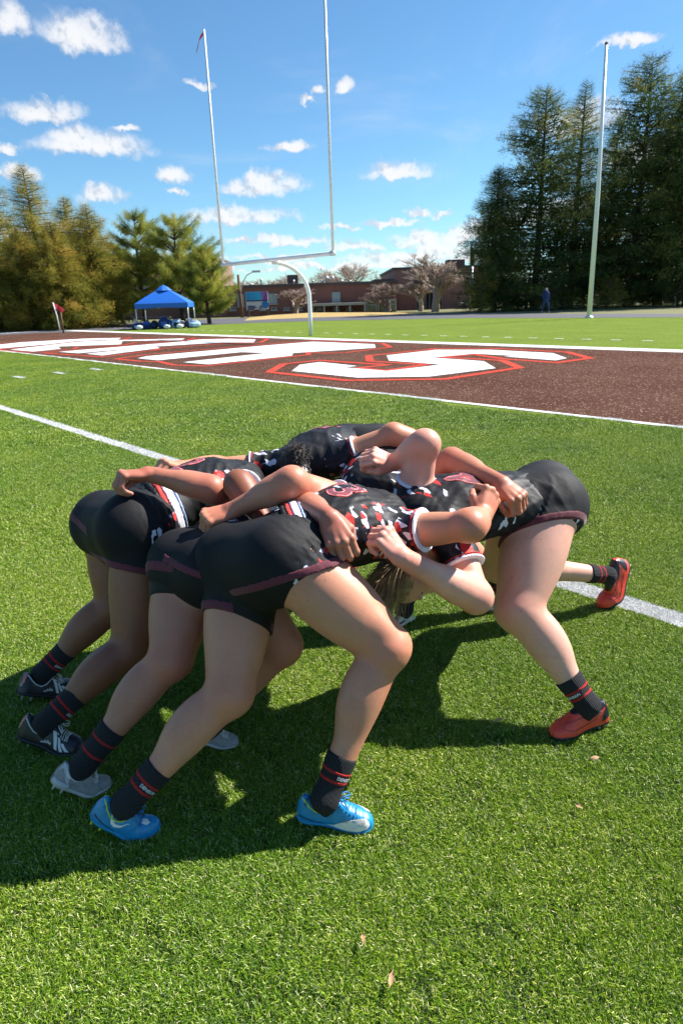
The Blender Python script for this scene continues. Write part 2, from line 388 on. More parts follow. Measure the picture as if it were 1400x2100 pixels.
def prim_box(p):
    if p['t'] == 'cap':
        r = max(p['ra'], p['rb']) * 1.25; return np.minimum(p['a'], p['b']) - r, np.maximum(p['a'], p['b']) + r
    if p['t'] == 'ell':
        e = np.sqrt(((p['M'] * p['r'][:, None]) ** 2).sum(0)); return p['c'] - e, p['c'] + e
    return p['lo'], p['hi']
def prim_eval(p, X, Y, Z):
    if p['t'] == 'cap':
        a, b = p['a'], p['b']; ba = b - a; L2 = ba @ ba
        x, y, z = X - a[0], Y - a[1], Z - a[2]
        t = np.clip((x * ba[0] + y * ba[1] + z * ba[2]) / L2, 0, 1)
        r = p['ra'] + t * (p['rb'] - p['ra'])
        if p['prof'] is not None: r = r + p['prof'](t)
        d = np.sqrt((x - t * ba[0]) ** 2 + (y - t * ba[1]) ** 2 + (z - t * ba[2]) ** 2) - r
    elif p['t'] == 'ell':
        M, r = p['M'], p['r']; x, y, z = X - p['c'][0], Y - p['c'][1], Z - p['c'][2]
        q = [(M[i][0] * x + M[i][1] * y + M[i][2] * z) / r[i] for i in range(3)]
        k1 = np.sqrt(q[0] ** 2 + q[1] ** 2 + q[2] ** 2); k2 = np.sqrt((q[0] / r[0]) ** 2 + (q[1] / r[1]) ** 2 + (q[2] / r[2]) ** 2)
        d = k1 * (k1 - 1) / np.maximum(k2, 1e-6)
    else: d = p['fn'](X, Y, Z)
    for (pt, nn) in p['pl']:
        d = np.maximum(d, (X - pt[0]) * nn[0] + (Y - pt[1]) * nn[1] + (Z - pt[2]) * nn[2])
    return d
def evaluate(prims, h, grow=0.0, warp=None, cuts=(), marg=0.03):
    bx = [prim_box(p) for p in prims]
    lo = np.min([b[0] for b in bx], 0) - grow - 0.03; hi = np.max([b[1] for b in bx], 0) + grow + 0.03
    N = np.ceil((hi - lo) / h).astype(int) + 1
    ax = [(lo[i] + np.arange(N[i]) * h).astype(np.float32) for i in range(3)]
    d = np.full(N, 1.0, np.float32)
    for p, b in zip(prims, bx):
        k = p['k']; m = marg + k + grow
        i0 = np.clip(np.floor((b[0] - m - lo) / h).astype(int), 0, N); i1 = np.clip(np.ceil((b[1] + m - lo) / h).astype(int) + 1, 0, N)
        sl = tuple(slice(i0[i], i1[i]) for i in range(3))
        X, Y, Z = np.meshgrid(ax[0][sl[0]], ax[1][sl[1]], ax[2][sl[2]], indexing='ij', sparse=True)
        v = prim_eval(p, X, Y, Z).astype(np.float32); c = d[sl]
        hh = np.maximum(k - np.abs(v - c), 0); d[sl] = np.minimum(v, c) - hh * hh / (4 * k)
    if grow: d -= grow
    X, Y, Z = np.meshgrid(*ax, indexing='ij', sparse=True)
    if warp is not None:
        near = np.argwhere(np.abs(d) < 0.025)
        if len(near):
            i, j, k = near.T; P = np.stack([ax[0][i], ax[1][j], ax[2][k]], 1)
            d[i, j, k] += warp(P).astype(np.float32)
    for (pt, nn) in cuts: d = np.maximum(d, (X - pt[0]) * nn[0] + (Y - pt[1]) * nn[1] + (Z - pt[2]) * nn[2])
    return d, lo
def sdf_mesh(prims, h, **kw):
    d, lo = evaluate(prims, h, **kw); return surface_net(d, lo, h)
def folds(seed, wl=0.05, amp=0.003, axis=None, n=5):
    r = np.random.default_rng(seed); ks = []
    for i in range(n):
        v = r.normal(size=3)
        if axis is not None: v = nrm(axis) * (1.0 if r.random() > .5 else -1) + 0.38 * v
        v = nrm(v) * 2 * PI / (wl * (0.6 + 0.9 * r.random())); ks.append((v, r.random() * 6.28, r.normal(size=3) * 9, r.random() * 6.28))
    def f(P):
        o = 0
        for v, ph, q, ph2 in ks:
            s = np.sin(P @ v + ph + 1.6 * np.sin(P @ q + ph2)); o = o + (1 - np.abs(s)) ** 2 * (0.55 + 0.45 * np.sin(P @ (q * 0.7) + ph))
        return -amp * (o / n * 2 - 0.6)
    return f

# ---------------------------------------------------------------- materials for people
def skin(name, col, dark):
    m, t, p = material(name)
    tc = t.new('ShaderNodeTexCoord').outputs['Object']
    n1 = t.noise(tc, scale=14, detail=4, rough=0.6); n2 = t.noise(tc, scale=160, detail=3)
    c = t.mix(t.sstep(n1, 0.3, 0.75), tuple(q * 0.92 for q in col), (min(1, col[0] * 1.06), col[1] * 0.98, col[2] * 0.97))
    c = t.mix(t.math('MULTIPLY', t.sstep(n2, 0.45, 0.7), 0.22), c, dark)
    ja = t.n.new('ShaderNodeAttribute'); ja.attribute_name = 'joint'; c = t.mix(t.math('MULTIPLY', ja.outputs['Fac'], t.math('MULTIPLY_ADD', n1, 0.8, 0.25)), c, (dark[0] * 1.12, dark[1] * .92, dark[2] * .95))
    vn = t.noise(tc, scale=5, detail=5, rough=0.7, dist=1.5); c = t.mix(t.math('MULTIPLY', t.sstep(vn, 0.52, 0.66), 0.28), c, (dark[0] * 1.1, dark[1], dark[2]))
    sp = t.noise(tc, scale=75, detail=0); c = t.mix(t.math('MULTIPLY', t.sstep(sp, 0.83, 0.86), 0.5), c, tuple(q * 0.6 for q in dark))
    t.put(p, 'Base Color', c); t.put(p, 'Roughness', t.math('MULTIPLY_ADD', n2, 0.15, 0.42))
    p.inputs['Subsurface Weight'].default_value = 0.12; p.inputs['Subsurface Radius'].default_value = (0.012, 0.005, 0.003); p.inputs['Subsurface Scale'].default_value = 1.0
    p.inputs['Specular IOR Level'].default_value = 0.42
    vor = t.new('ShaderNodeTexVoronoi'); vor.inputs['Scale'].default_value = 420; t.l.new(tc, vor.inputs['Vector'])
    hgt = t.math('ADD', t.math('MULTIPLY', vor.outputs['Distance'], 0.5), t.math('MULTIPLY', n1, 3.0))
    b = t.new('ShaderNodeBump', ins={'Strength': 0.10, 'Distance': 0.002, 'Height': hgt}); t.l.new(b.outputs[0], p.inputs['Normal'])
    return m
SK = dict(A=skin('skin_deep_brown', (0.29, 0.118, 0.064), (0.19, 0.058, 0.03)),
          B=skin('skin_warm_brown', (0.48, 0.21, 0.13), (0.38, 0.115, 0.07)),
          C=skin('skin_tan', (0.61, 0.280, 0.165), (0.48, 0.15, 0.085)),
          D=skin('skin_fair', (0.70, 0.39, 0.285), (0.58, 0.22, 0.15)),
          E=skin('skin_bronze', (0.49, 0.215, 0.125), (0.36, 0.12, 0.07)),
          F=skin('skin_golden', (0.57, 0.285, 0.165), (0.43, 0.16, 0.09)))
SK['AH'] = SK['A']
def cloth(name, col, rough=0.75, pattern=0, fine=900, sheen=0.15):
    m, t, p = material(name)
    tc = t.new('ShaderNodeTexCoord').outputs['Object']
    n1 = t.noise(tc, scale=7, detail=3); wv = t.noise(tc, scale=fine, detail=1)
    base = t.mix(n1, tuple(q * 0.85 for q in col), tuple(q * 1.15 for q in col))
    base = t.mix(t.math('MULTIPLY', t.sstep(wv, 0.52, 0.62), 0.35), base, tuple(q * 1.8 + 0.006 for q in col))
    if pattern:
        at_ = t.n.new('ShaderNodeAttribute'); at_.attribute_name = 'loc'; L = at_.outputs['Vector']
        am = t.n.new('ShaderNodeAttribute'); am.attribute_name = 'print'; mk = am.outputs['Fac']
        rot = t.n.new('ShaderNodeMapping'); rot.inputs['Rotation'].default_value = (0.5, 0.3, 0.75); rot.inputs['Scale'].default_value = (1.0, 0.24, 0.6); t.l.new(L, rot.inputs[0])
        rot2 = t.n.new('ShaderNodeMapping'); rot2.inputs['Rotation'].default_value = (-0.4, 0.2, -0.6); rot2.inputs['Scale'].default_value = (1.0, 0.28, 0.7); rot2.inputs['Location'].default_value = (3, 1, 2); t.l.new(L, rot2.inputs[0])
        def shard(vec, sc, rnd=1.0):
            v = t.new('ShaderNodeTexVoronoi'); v.inputs['Scale'].default_value = sc; v.inputs['Randomness'].default_value = rnd; t.l.new(vec, v.inputs['Vector'])
            s = t.n.new('ShaderNodeSeparateColor'); t.l.new(v.outputs['Color'], s.inputs[0]); return s.outputs[0], s.outputs[1]
        a1, a2 = shard(rot.outputs[0], 74); b1, b2 = shard(rot2.outputs[0], 56)
        white = t.math('MULTIPLY', t.math('GREATER_THAN', a1, 0.83), mk)
        red = t.math('MULTIPLY', t.math('GREATER_THAN', b1, 0.89), mk)
        grey = t.math('MULTIPLY', t.math('GREATER_THAN', b2, 0.72), mk)
        c = t.mix(grey, base, (0.020, 0.021, 0.032)); c = t.mix(white, c, (0.66, 0.66, 0.74)); c = t.mix(red, c, (0.50, 0.025, 0.022))
        base = c
    t.put(p, 'Base Color', base); p.inputs['Roughness'].default_value = rough; p.inputs['Specular IOR Level'].default_value = 0.28
    p.inputs['Sheen Weight'].default_value = sheen; p.inputs['Sheen Roughness'].default_value = 0.4
    h1 = t.noise(tc, scale=26, detail=3, dist=0.8)
    mp = t.n.new('ShaderNodeMapping'); mp.inputs['Scale'].default_value = (1, 3.2, 1.6); mp.inputs['Rotation'].default_value = (0.3, 0.5, 0.7); t.l.new(tc, mp.inputs[0])
    h2 = t.noise(mp.outputs[0], scale=13, detail=3, dist=1.2)
    hh = t.math('ADD', t.math('MULTIPLY', h2, 1.1), t.math('ADD', h1, t.math('MULTIPLY', wv, 0.05)))
    b = t.new('ShaderNodeBump', ins={'Strength': 0.12, 'Distance': 0.004, 'Height': hh}); t.l.new(b.outputs[0], p.inputs['Normal'])
    return m
M_jersey = cloth('jersey_black', (0.0080, 0.0080, 0.0095), 0.58, pattern=1, sheen=0.0)
M_shorts = cloth('shorts_black', (0.0075, 0.0070, 0.0082), 0.72, pattern=1, sheen=0.0)
M_hem = cloth('maroon_hem', (0.115, 0.026, 0.038), 0.8)
M_under = cloth('black_lycra', (0.006, 0.006, 0.007), 0.7)
M_white = cloth('white_trim', (0.72, 0.72, 0.78), 0.7)
M_redc = cloth('red_trim', (0.50, 0.028, 0.024), 0.6)
M_num = cloth('maroon_number', (0.17, 0.045, 0.065), 0.6)
M_numedge = cloth('bright_number_edge', (0.72, 0.07, 0.06), 0.5)
M_numline = cloth('pale_number_line', (0.80, 0.62, 0.62), 0.5)
M_blue = cloth('pale_blue_trim', (0.30, 0.38, 0.62), 0.6)
def knit(name, col):
    m, t, p = material(name)
    at_ = t.n.new('ShaderNodeAttribute'); at_.attribute_name = 'loc'
    s = t.n.new('ShaderNodeSeparateXYZ'); t.l.new(at_.outputs['Vector'], s.inputs[0])
    rib = t.math('SINE', t.math('MULTIPLY', s.outputs[0], 44.0))
    row = t.math('SINE', t.math('MULTIPLY', s.outputs[1], 1900.0))
    hgt = t.math('ADD', rib, t.math('MULTIPLY', row, 0.25))
    c = t.mix(t.sstep(rib, -0.6, 0.9), tuple(q * 0.45 for q in col), tuple(min(1, q * 1.35 + 0.004) for q in col))
    t.put(p, 'Base Color', c); p.inputs['Roughness'].default_value = 0.9
    b = t.new('ShaderNodeBump', ins={'Strength': 0.9, 'Distance': 0.002, 'Height': hgt}); t.l.new(b.outputs[0], p.inputs['Normal'])
    return m
M_sock = knit('sock_black', (0.016, 0.016, 0.020)); M_sockred = knit('sock_red', (0.62, 0.022, 0.020)); M_sockwhite = simple('sock_white', (0.75, 0.75, 0.8))
def leather(name, col, rough=0.35, col2=None, sc=60, mesh=False):
    m, t, p = material(name)
    tc = t.new('ShaderNodeTexCoord').outputs['Object']; n = t.noise(tc, scale=sc, detail=4)
    c = t.mix(t.sstep(n, 0.3, 0.8), col, col2 or tuple(q * 0.75 for q in col))
    d = t.noise(tc, scale=16, detail=6, rough=0.7); c = t.mix(t.math('MULTIPLY', t.sstep(d, 0.55, 0.8), 0.18), c, (0.16, 0.15, 0.12))
    t.put(p, 'Base Color', c); p.inputs['Roughness'].default_value = rough
    hgt = t.noise(tc, scale=55, detail=3, dist=0.5)
    if mesh:
        v = t.new('ShaderNodeTexVoronoi'); v.inputs['Scale'].default_value = 260; v.inputs['Randomness'].default_value = 0.15; t.l.new(tc, v.inputs['Vector']); hgt = t.math('ADD', hgt, v.outputs['Distance'])
    b = t.new('ShaderNodeBump', ins={'Strength': 0.4, 'Distance': 0.0025, 'Height': hgt}); t.l.new(b.outputs[0], p.inputs['Normal'])
    return m
M_bblue = leather('boot_blue', (0.010, 0.245, 0.50), 0.32); M_bblack = leather('boot_black', (0.014, 0.015, 0.022), 0.38); M_bgrey = leather('boot_silver', (0.30, 0.29, 0.275), 0.4, (0.19, 0.185, 0.18), mesh=True)
M_bred = leather('boot_red', (0.82, 0.060, 0.030), 0.3, (0.74, 0.075, 0.045), mesh=True); M_bwhite = leather('boot_white', (0.72, 0.72, 0.68), 0.45)
M_bsw = simple('swoosh_white', (0.78, 0.76, 0.70), 0.45); M_lime = simple('lime', (0.55, 0.70, 0.03), 0.45); M_ltrim = simple('boot_trim_pale', (0.66, 0.66, 0.68), 0.6); M_darkline = simple('dark_line', (0.02, 0.02, 0.03), 0.6)
M_stud = simple('stud_metal', (0.55, 0.60, 0.60), 0.3, metal=0.6); M_gstud = simple('stud_grey', (0.5, 0.48, 0.46), 0.4); M_orange = simple('orange_print', (0.80, 0.13, 0.04), 0.5); M_heelgrey = simple('heel_grey', (0.32, 0.31, 0.34), 0.5); M_lace = simple('lace_blue', (0.015, 0.17, 0.42), 0.7); M_lacew = simple('lace_pale', (0.6, 0.58, 0.54), 0.8); M_laceb = simple('lace_dark', (0.05, 0.05, 0.06), 0.8)
def hairmat(name, a, b):
    m, t, p = material(name)
    oi = t.n.new('ShaderNodeAttribute'); oi.attribute_name = 'tint'
    t.put(p, 'Base Color', t.mix(oi.outputs['Fac'], a, b)); p.inputs['Roughness'].default_value = 0.42; p.inputs['Specular IOR Level'].default_value = 0.6
    return m
M_hairdark = hairmat('hair_dark', (0.018, 0.012, 0.010), (0.075, 0.052, 0.042)); M_hairblond = hairmat('hair_blond', (0.22, 0.13, 0.06), (0.56, 0.40, 0.22)); M_hairbrown = hairmat('hair_brown', (0.05, 0.028, 0.016), (0.12, 0.07, 0.04))
M_eye = simple('eye_dark', (0.05, 0.03, 0.02), 0.2); M_lip = simple('lip', (0.42, 0.16, 0.13), 0.5)

# ---------------------------------------------------------------- flat print: polygons / text cut fine, then laid on a surface
def text_mesh(txt, size, offset=0.0, step=0.012, shear=0.0, bold=0.0):
    cu = bpy.data.curves.new('t', 'FONT'); cu.body = txt; cu.size = size; cu.align_x = 'CENTER'; cu.align_y = 'CENTER'; cu.offset = offset + bold; cu.resolution_u = 2; cu.shear = shear
    o = bpy.data.objects.new('t', cu); COL.objects.link(o); dg = bpy.context.evaluated_depsgraph_get(); me = bpy.data.meshes.new_from_object(o.evaluated_get(dg))
    bm = bmesh.new(); bm.from_mesh(me); bpy.data.objects.remove(o); bpy.data.curves.remove(cu); bpy.data.meshes.remove(me)
    return slice_bm(bm, step)
def poly_mesh(polys, step=0.01):
    bm = bmesh.new()
    for pts in polys:
        vs = [bm.verts.new((x, y, 0)) for x, y in pts]; bm.faces.new(vs)
    bmesh.ops.triangulate(bm, faces=bm.faces[:]); return slice_bm(bm, step)
def slice_bm(bm, step):
    if not bm.verts: return np.zeros((0, 3)), []
    for ax in (0, 1):
        c = [v.co[ax] for v in bm.verts]; a, b = min(c), max(c); x = a + step
        while x < b:
            n = Vector((1, 0, 0)) if ax == 0 else Vector((0, 1, 0)); bmesh.ops.bisect_plane(bm, geom=bm.verts[:] + bm.edges[:] + bm.faces[:], plane_co=n * x, plane_no=n); x += step
    V = np.array([v.co[:] for v in bm.verts]); bm.verts.index_update(); F = [tuple(v.index for v in f.verts) for f in bm.faces]; bm.free(); return V, F
def lay(name, mesh2d, fn, mat, parent):
    V, F = mesh2d
    if not len(V): return None
    P = [fn(x, y) for x, y, _ in V]; ok = [p is not None for p in P]
    F = [f for f in F if all(ok[i] for i in f)]
    if not F: return None
    P = [p if p is not None else (0, 0, 0) for p in P]; used = sorted({i for f in F for i in f}); mp = {u: k for k, u in enumerate(used)}
    g = MB(); g.add([P[u] for u in used], [tuple(mp[i] for i in f) for f in F]); return g.build(name, mat, parent, smooth=True)
def projector(obj, org, ux, uy, off=0.0016):
    """print onto a garment from outside, along the inward normal of the patch"""
    me = obj.data; bvh = BVHTree.FromPolygons([v.co for v in me.vertices], [tuple(p.vertices) for p in me.polygons])
    ux = Vector(nrm(ux)); uy = Vector(nrm(uy)); nz = ux.cross(uy).normalized(); org = Vector(org)
    def fn(x, y, e=0.0):
        h = bvh.ray_cast(org + ux * x + uy * y + nz * 0.35, -nz, 0.6)
        if h[0] is None: return None
        n = h[1] if h[1].dot(nz) > 0 else -h[1]
        if n.dot(nz) < 0.12: return None
        return tuple(h[0] + n * (off + e))
    return fn
def mesh_attr(o, name, arr):
    me = o.data
    if arr.ndim == 1: a = me.attributes.new(name, 'FLOAT', 'POINT'); a.data.foreach_set('value', arr.astype(np.float32))
    else: a = me.attributes.new(name, 'FLOAT_VECTOR', 'POINT'); a.data.foreach_set('vector', arr.astype(np.float32).ravel())

# ---------------------------------------------------------------- hands
def hand_prims(side, curl=(68, 78, 45), thumb='wrap', spread=1.0, sc=0.94):
    s = 1 if side == 'R' else -1; P = []
    ys = [0.030, 0.0105, -0.009, -0.0275]; mx = [0.080, 0.085, 0.081, 0.073]; mz = [0.002, 0.006, 0.004, -0.002]; ln = [0.96, 1.04, 0.98, 0.80]
    P.append(ell((0.040 * sc, 0, -0.004), (1, 0, 0), (0, 1, 0), (0, 0, 1), np.array((0.050, 0.036, 0.0155)) * sc, 0.012))
    for i in range(4):
        m = np.array([mx[i], ys[i] * spread, mz[i]]) * sc
        P.append(cap((0.006, ys[i] * 0.5 * sc, 0), m, 0.0145 * sc, 0.0108 * sc, 0.010))
        P.append(cap(m + [0.001, 0, 0.001], m + [0.0015, 0, 0.001], 0.0118 * sc, 0.0118 * sc, 0.006))
        a = 0; q = m; rr = [0.0105, 0.0096, 0.0088, 0.0074]; c = curl[i] if isinstance(curl[0], (list, tuple)) else curl
        for j, L in enumerate([0.042, 0.026, 0.021]):
            a += math.radians(c[j] + (2 * i if j == 0 else 0)); e = q + np.array([math.cos(a), 0.02 * (1.5 - i), -math.sin(a)]) * L * ln[i] * sc
            P.append(cap(q, e, rr[j] * sc, rr[j + 1] * sc, 0.0022 if j else 0.004)); P[-1]['k'] = 0.0028; q = e
            if j < 2: P.append(cap(q, q + 1e-4, rr[j + 1] * 1.09 * sc, rr[j + 1] * 1.09 * sc, 0.0025))
    P.append(ell((0.030 * sc, 0.020 * sc, -0.012 * sc), (1, 0.5, 0), (-.5, 1, 0), (0, 0, 1), np.array((0.032, 0.019, 0.015)) * sc, 0.010))
    th = dict(wrap=[(0.014, 0.024, -0.010), (0.044, 0.042, -0.024), (0.070, 0.036, -0.040), (0.082, 0.014, -0.048)],
              out=[(0.014, 0.024, -0.006), (0.042, 0.050, -0.016), (0.072, 0.058, -0.022), (0.096, 0.052, -0.030)])[thumb]
    th = [np.array(v) * sc for v in th]
    for j, (r0, r1) in enumerate([(0.015, 0.0125), (0.0122, 0.0108), (0.0112, 0.0088)]): P.append(cap(th[j], th[j + 1], r0 * sc, r1 * sc, 0.006 if j == 0 else 0.003))
    if s < 0:
        for p in P:
            if p['t'] == 'cap': p['a'] = p['a'] * [1, -1, 1]; p['b'] = p['b'] * [1, -1, 1]
            else: p['c'] = p['c'] * [1, -1, 1]; p['M'] = p['M'] * [1, -1, 1]
    return P

# ---------------------------------------------------------------- a boot, lofted in its own frame and bent at the ball of the foot
def build_boot(parent, heel, toe, pitch_up, style, side, label, ankle, rollv=0.0, ball_up=0.0):
    """heel, toe: sole points in the world"""
    heel = np.array(heel, float); toe = np.array(toe, float)
    L = np.linalg.norm(toe - heel); S = L / 0.262
    X = nrm(toe - heel); up = nrm(np.cross(np.cross(X, (0, 0, 1)), X)); up = nrm(up + rollv * np.cross(X, up)); Yv = np.cross(up, X)
    hx = [0, .012, .03, .055, .085, .105, .125, .15, .18, .21, .24, .258, .262]
    hw = [.012, .030, .038, .040, .038, .038, .040, .044, .048, .047, .038, .020, .004]
    hh = [.066, .098, .094, .072, .060, .070, .094, .084, .069, .057, .047, .034, .014] if style != 'red' else [.060, .088, .090, .088, .086, .092, .096, .082, .064, .052, .043, .032, .014]
    W = lambda x: float(np.interp(x, hx, hw)); H = lambda x: float(np.interp(x, hx, hh))
    asym = 0.010 * (1 if side == 'L' else -1)
    def local(x, th):          # th: 0 = +y side, pi/2 = top, pi = -y side, negative = sole
        c, s = math.cos(th), math.sin(th); w_, h_ = W(x), H(x)
        z = 0.008 + (h_ - 0.008) * abs(s) ** 0.85 if s > 0 else 0.008 - 0.006 * abs(s)
        y = w_ * math.copysign(abs(c) ** 0.62, c) * (1 - 0.34 * max(0, (z / 0.09)) ** 1.3)
        return np.array([x, y - asym * math.sin(PI * min(1, x / 0.262)) , z])
    def bend(p):
        x, y, z = p; b = math.radians(pitch_up); xb = 0.178
        if x > xb - 0.02 and b:
            t = min(1, (x - xb + 0.02) / 0.05); a = b * t
            dx, dz = x - (xb - 0.02), z - 0.012
            x = xb - 0.02 + dx * math.cos(a) - dz * math.sin(a); z = 0.012 + dx * math.sin(a) + dz * math.cos(a)
        return x, y, z
    # after bending, fit so that sole points at heel and toe tip land on the requested ones
    tt = np.array(bend((0.262, 0, 0.004))); ang = math.atan2(tt[2], tt[0]); Lb = math.hypot(tt[0], tt[2]); S = L / Lb
    ca, sa = math.cos(-ang), math.sin(-ang)
    def wld(p):
        x, y, z = bend(p); x, z = x * ca - z * sa, x * sa + z * ca
        return heel + (X * x + Yv * y + up * z) * S
    def loft(name, xs, ths, f, mat, par):
        V = [wld(f(x, th)) for x in xs for th in ths]; n = len(ths); m = len(xs)
        F = [(i * n + k, (i + 1) * n + k, (i + 1) * n + (k + 1) % n, i * n + (k + 1) % n) for i in range(m - 1) for k in range(n)] + [tuple(range(n)), tuple(range((m - 1) * n, m * n))[::-1]]
        g = MB(); g.add(V, F); return g.build(name, mat, par, smooth=True)
    xs = list(np.concatenate([[0, .003, .008], np.linspace(.014, .25, 40), [.256, .260, .262]])); ths = [2 * PI * k / 30 for k in range(30)]
    upm = dict(blue=M_bblue, black=M_bblack, grey=M_bgrey, red=M_bred, white=M_bwhite)[style]
    rj = np.random.default_rng(int(abs(heel[0]) * 1000))
    def creased(x, th):
        p = local(x, th)
        if math.sin(th) > 0: p = p + np.array([0, 0, 1]) * (0.0012 * math.sin(x * 420 + 2 * math.cos(th)) * math.exp(-((x - .17) / .035) ** 2) * 1.3)
        return p
    boot = loft('boot', xs, ths, creased, upm, parent); tag(boot, label)
    solem = dict(blue=M_bblue, black=M_bblack, grey=M_gstud, red=M_darkline, white=M_bwhite)[style]
    def sole(x, th):
        p = local(x, th); c = local(x, 0)[1] + local(x, PI)[1]; p[1] = (p[1] - c / 2) * 1.05 + c / 2; p[2] = 0.012 if math.sin(th) > 0 else 0.0
        return p
    if style == 'grey':
        def sole(x, th, f0=local):
            p = f0(x, th); c = f0(x, 0)[1] + f0(x, PI)[1]; p[1] = (p[1] - c / 2) * 1.06 + c / 2; p[2] = (0.030 if x < .07 else 0.014) if math.sin(th) > 0 else 0.0
            return p
    loft('sole', [x for x in xs], [2 * PI * k / 24 for k in range(24)], sole, solem, boot)
    studm = dict(blue=M_lime, black=M_stud, grey=M_gstud, red=M_gstud, white=M_lime)[style]
    for (x, y) in [(.022, .024), (.022, -.024), (.058, .030), (.058, -.030), (.165, .028), (.165, -.030), (.20, .026), (.20, -.028), (.235, .012)]:
        g = MB(); base = [(x + .0075 * math.cos(k * PI / 4), y - asym * math.sin(PI * x / .262) + .0075 * math.sin(k * PI / 4)) for k in range(8)]
        V = [wld((a, b, 0.001)) for a, b in base] + [wld((x + (a - x) * .55, y - asym + (b - y + asym) * .55 if False else b * .55 + (y - asym * math.sin(PI * x / .262)) * .45, -0.022)) for a, b in base]
        g.add(V, [(k, 8 + k, 8 + (k + 1) % 8, (k + 1) % 8) for k in range(8)] + [tuple(range(15, 7, -1))]); g.build('stud', studm, boot, smooth=True)
    # collar trim
    trm = dict(blue=M_lime, black=M_ltrim, grey=M_ltrim, red=M_bblack, white=M_ltrim)[style]
    for sg in (1, -1):
        pts = [wld(local(x, PI / 2 - sg * th) + np.array([0, 0, .0005])) for x, th in [(.010, .15), (.022, .50), (.040, .72), (.060, .80), (.085, .80), (.105, .74), (.122, .55), (.130, .30)]]
        MB().tube(pts, 0.0022 if style != 'red' else 0.003, 6).build('collar_trim', trm, boot, smooth=True)
    def surf(x, v, sg, e=0.0012):   # v: 0 at the sole edge, 1 at the top
        th = v * PI / 2; th = th if sg > 0 else PI - th
        p = local(x, th); q = local(x, th + 0.02 * sg); r_ = local(min(x + .002, .261), th)
        n = np.cross(r_ - p, q - p) * sg; n = n / (np.linalg.norm(n) + 1e-9)
        if n @ (p - np.array([x, 0, .03])) < 0: n = -n
        return wld(p + n * e)
    near = [1, -1]
    if style == 'blue':
        for sg in near:
            if label.startswith('front'):
                sw = [(.105, .035), (.140, .022), (.180, .03), (.218, .06), (.242, .18), (.250, .42), (.246, .66), (.236, .84), (.236, .55), (.226, .30), (.204, .17), (.168, .095), (.13, .06)]
                lay('swoosh', poly_mesh([sw], .006), lambda x, y: surf(x, y, sg), M_bsw, boot)
            else:
                sw = [(.060, .74), (.072, .52), (.090, .36), (.112, .33), (.135, .46), (.112, .24), (.090, .20), (.074, .28), (.064, .48)]
                lay('swoosh', poly_mesh([sw], .006), lambda x, y: surf(x, y, sg), M_bsw, boot)
        if not label.startswith('front'):
            lay('swoosh', poly_mesh([[(.205, .80), (.225, .70), (.235, .86), (.225, 1.0), (.200, 1.0)]], .006), lambda x, y: surf(x, y, -1), M_bsw, boot)
        tm = text_mesh('MERCURIAL', .014, step=.004)
        lay('lettering', tm, lambda x, y: surf(.026 + y * 1.0, .66 - x * 5.2 * 1.0 if True else 0, -1), M_darkline, boot)
        for sg in near:
            lay('welt_line', poly_mesh([[(.01, .10), (.05, .09), (.10, .045), (.10, .065), (.05, .12), (.01, .135)]], .006), lambda x, y: surf(x, y, sg, .0008), M_darkline, boot)
    if style == 'black':
        for sg in near:
            for k in range(3):
                x0 = .125 + k * .026
                lay('stripe', poly_mesh([[(x0, .66 - .1 * k), (x0 + .030, .12), (x0 + .044, .12), (x0 + .016, .70 - .1 * k)]], .006), lambda x, y: surf(x, y, sg), M_ltrim, boot)
        lay('lettering', text_mesh('adidas', .016, step=.004, bold=.0003), lambda x, y: surf(.118 + x, .20 + y * 9, -1), M_ltrim, boot)
        lay('heel_tab', poly_mesh([[(.001, .25), (.006, .22), (.020, .78), (.018, .95), (.006, .95)]], .005), lambda x, y: surf(x, y, -1, .001), M_heelgrey, boot)
        lay('heel_tab', poly_mesh([[(.001, .25), (.006, .22), (.020, .78), (.018, .95), (.006, .95)]], .005), lambda x, y: surf(x, y, 1, .001), M_heelgrey, boot)
        for k in range(4):
            lay('heel_print', poly_mesh([[(.0045, .34 + k * .14), (.011 + .0015 * k, .32 + k * .14), (.012 + .0015 * k, .41 + k * .14), (.0055, .43 + k * .14)]], .005), lambda x, y: surf(x, y, -1, .0016), M_orange, boot)
        g = MB(); T_ = [wld((x, y, z)) for x, y, z in [(.112, -.020, .082), (.112, .020, .082), (.098, .018, .112), (.098, -.018, .112)]]; T2 = [q + (wld((.1, 0, .0)) - wld((.104, 0, .0))) for q in T_]
        g.add(T_ + T2, [(0, 1, 2, 3), (7, 6, 5, 4), (0, 4, 5, 1), (1, 5, 6, 2), (2, 6, 7, 3), (3, 7, 4, 0)]); tg = g.build('tongue', M_ltrim, boot)
    if style == 'grey':
        for sg in near:
            lay('swoosh', poly_mesh([[(.030, .62), (.042, .50), (.058, .52), (.076, .66), (.056, .44), (.042, .40), (.032, .48)]], .005), lambda x, y: surf(x, y, sg), M_bsw, boot)
            lay('heel_panel', poly_mesh([[(.004, .55), (.020, .50), (.048, .20), (.062, .18), (.058, .60), (.034, .93), (.010, .95)]], .006), lambda x, y: surf(x, y, sg, .0007), M_bwhite if False else M_gstud, boot)
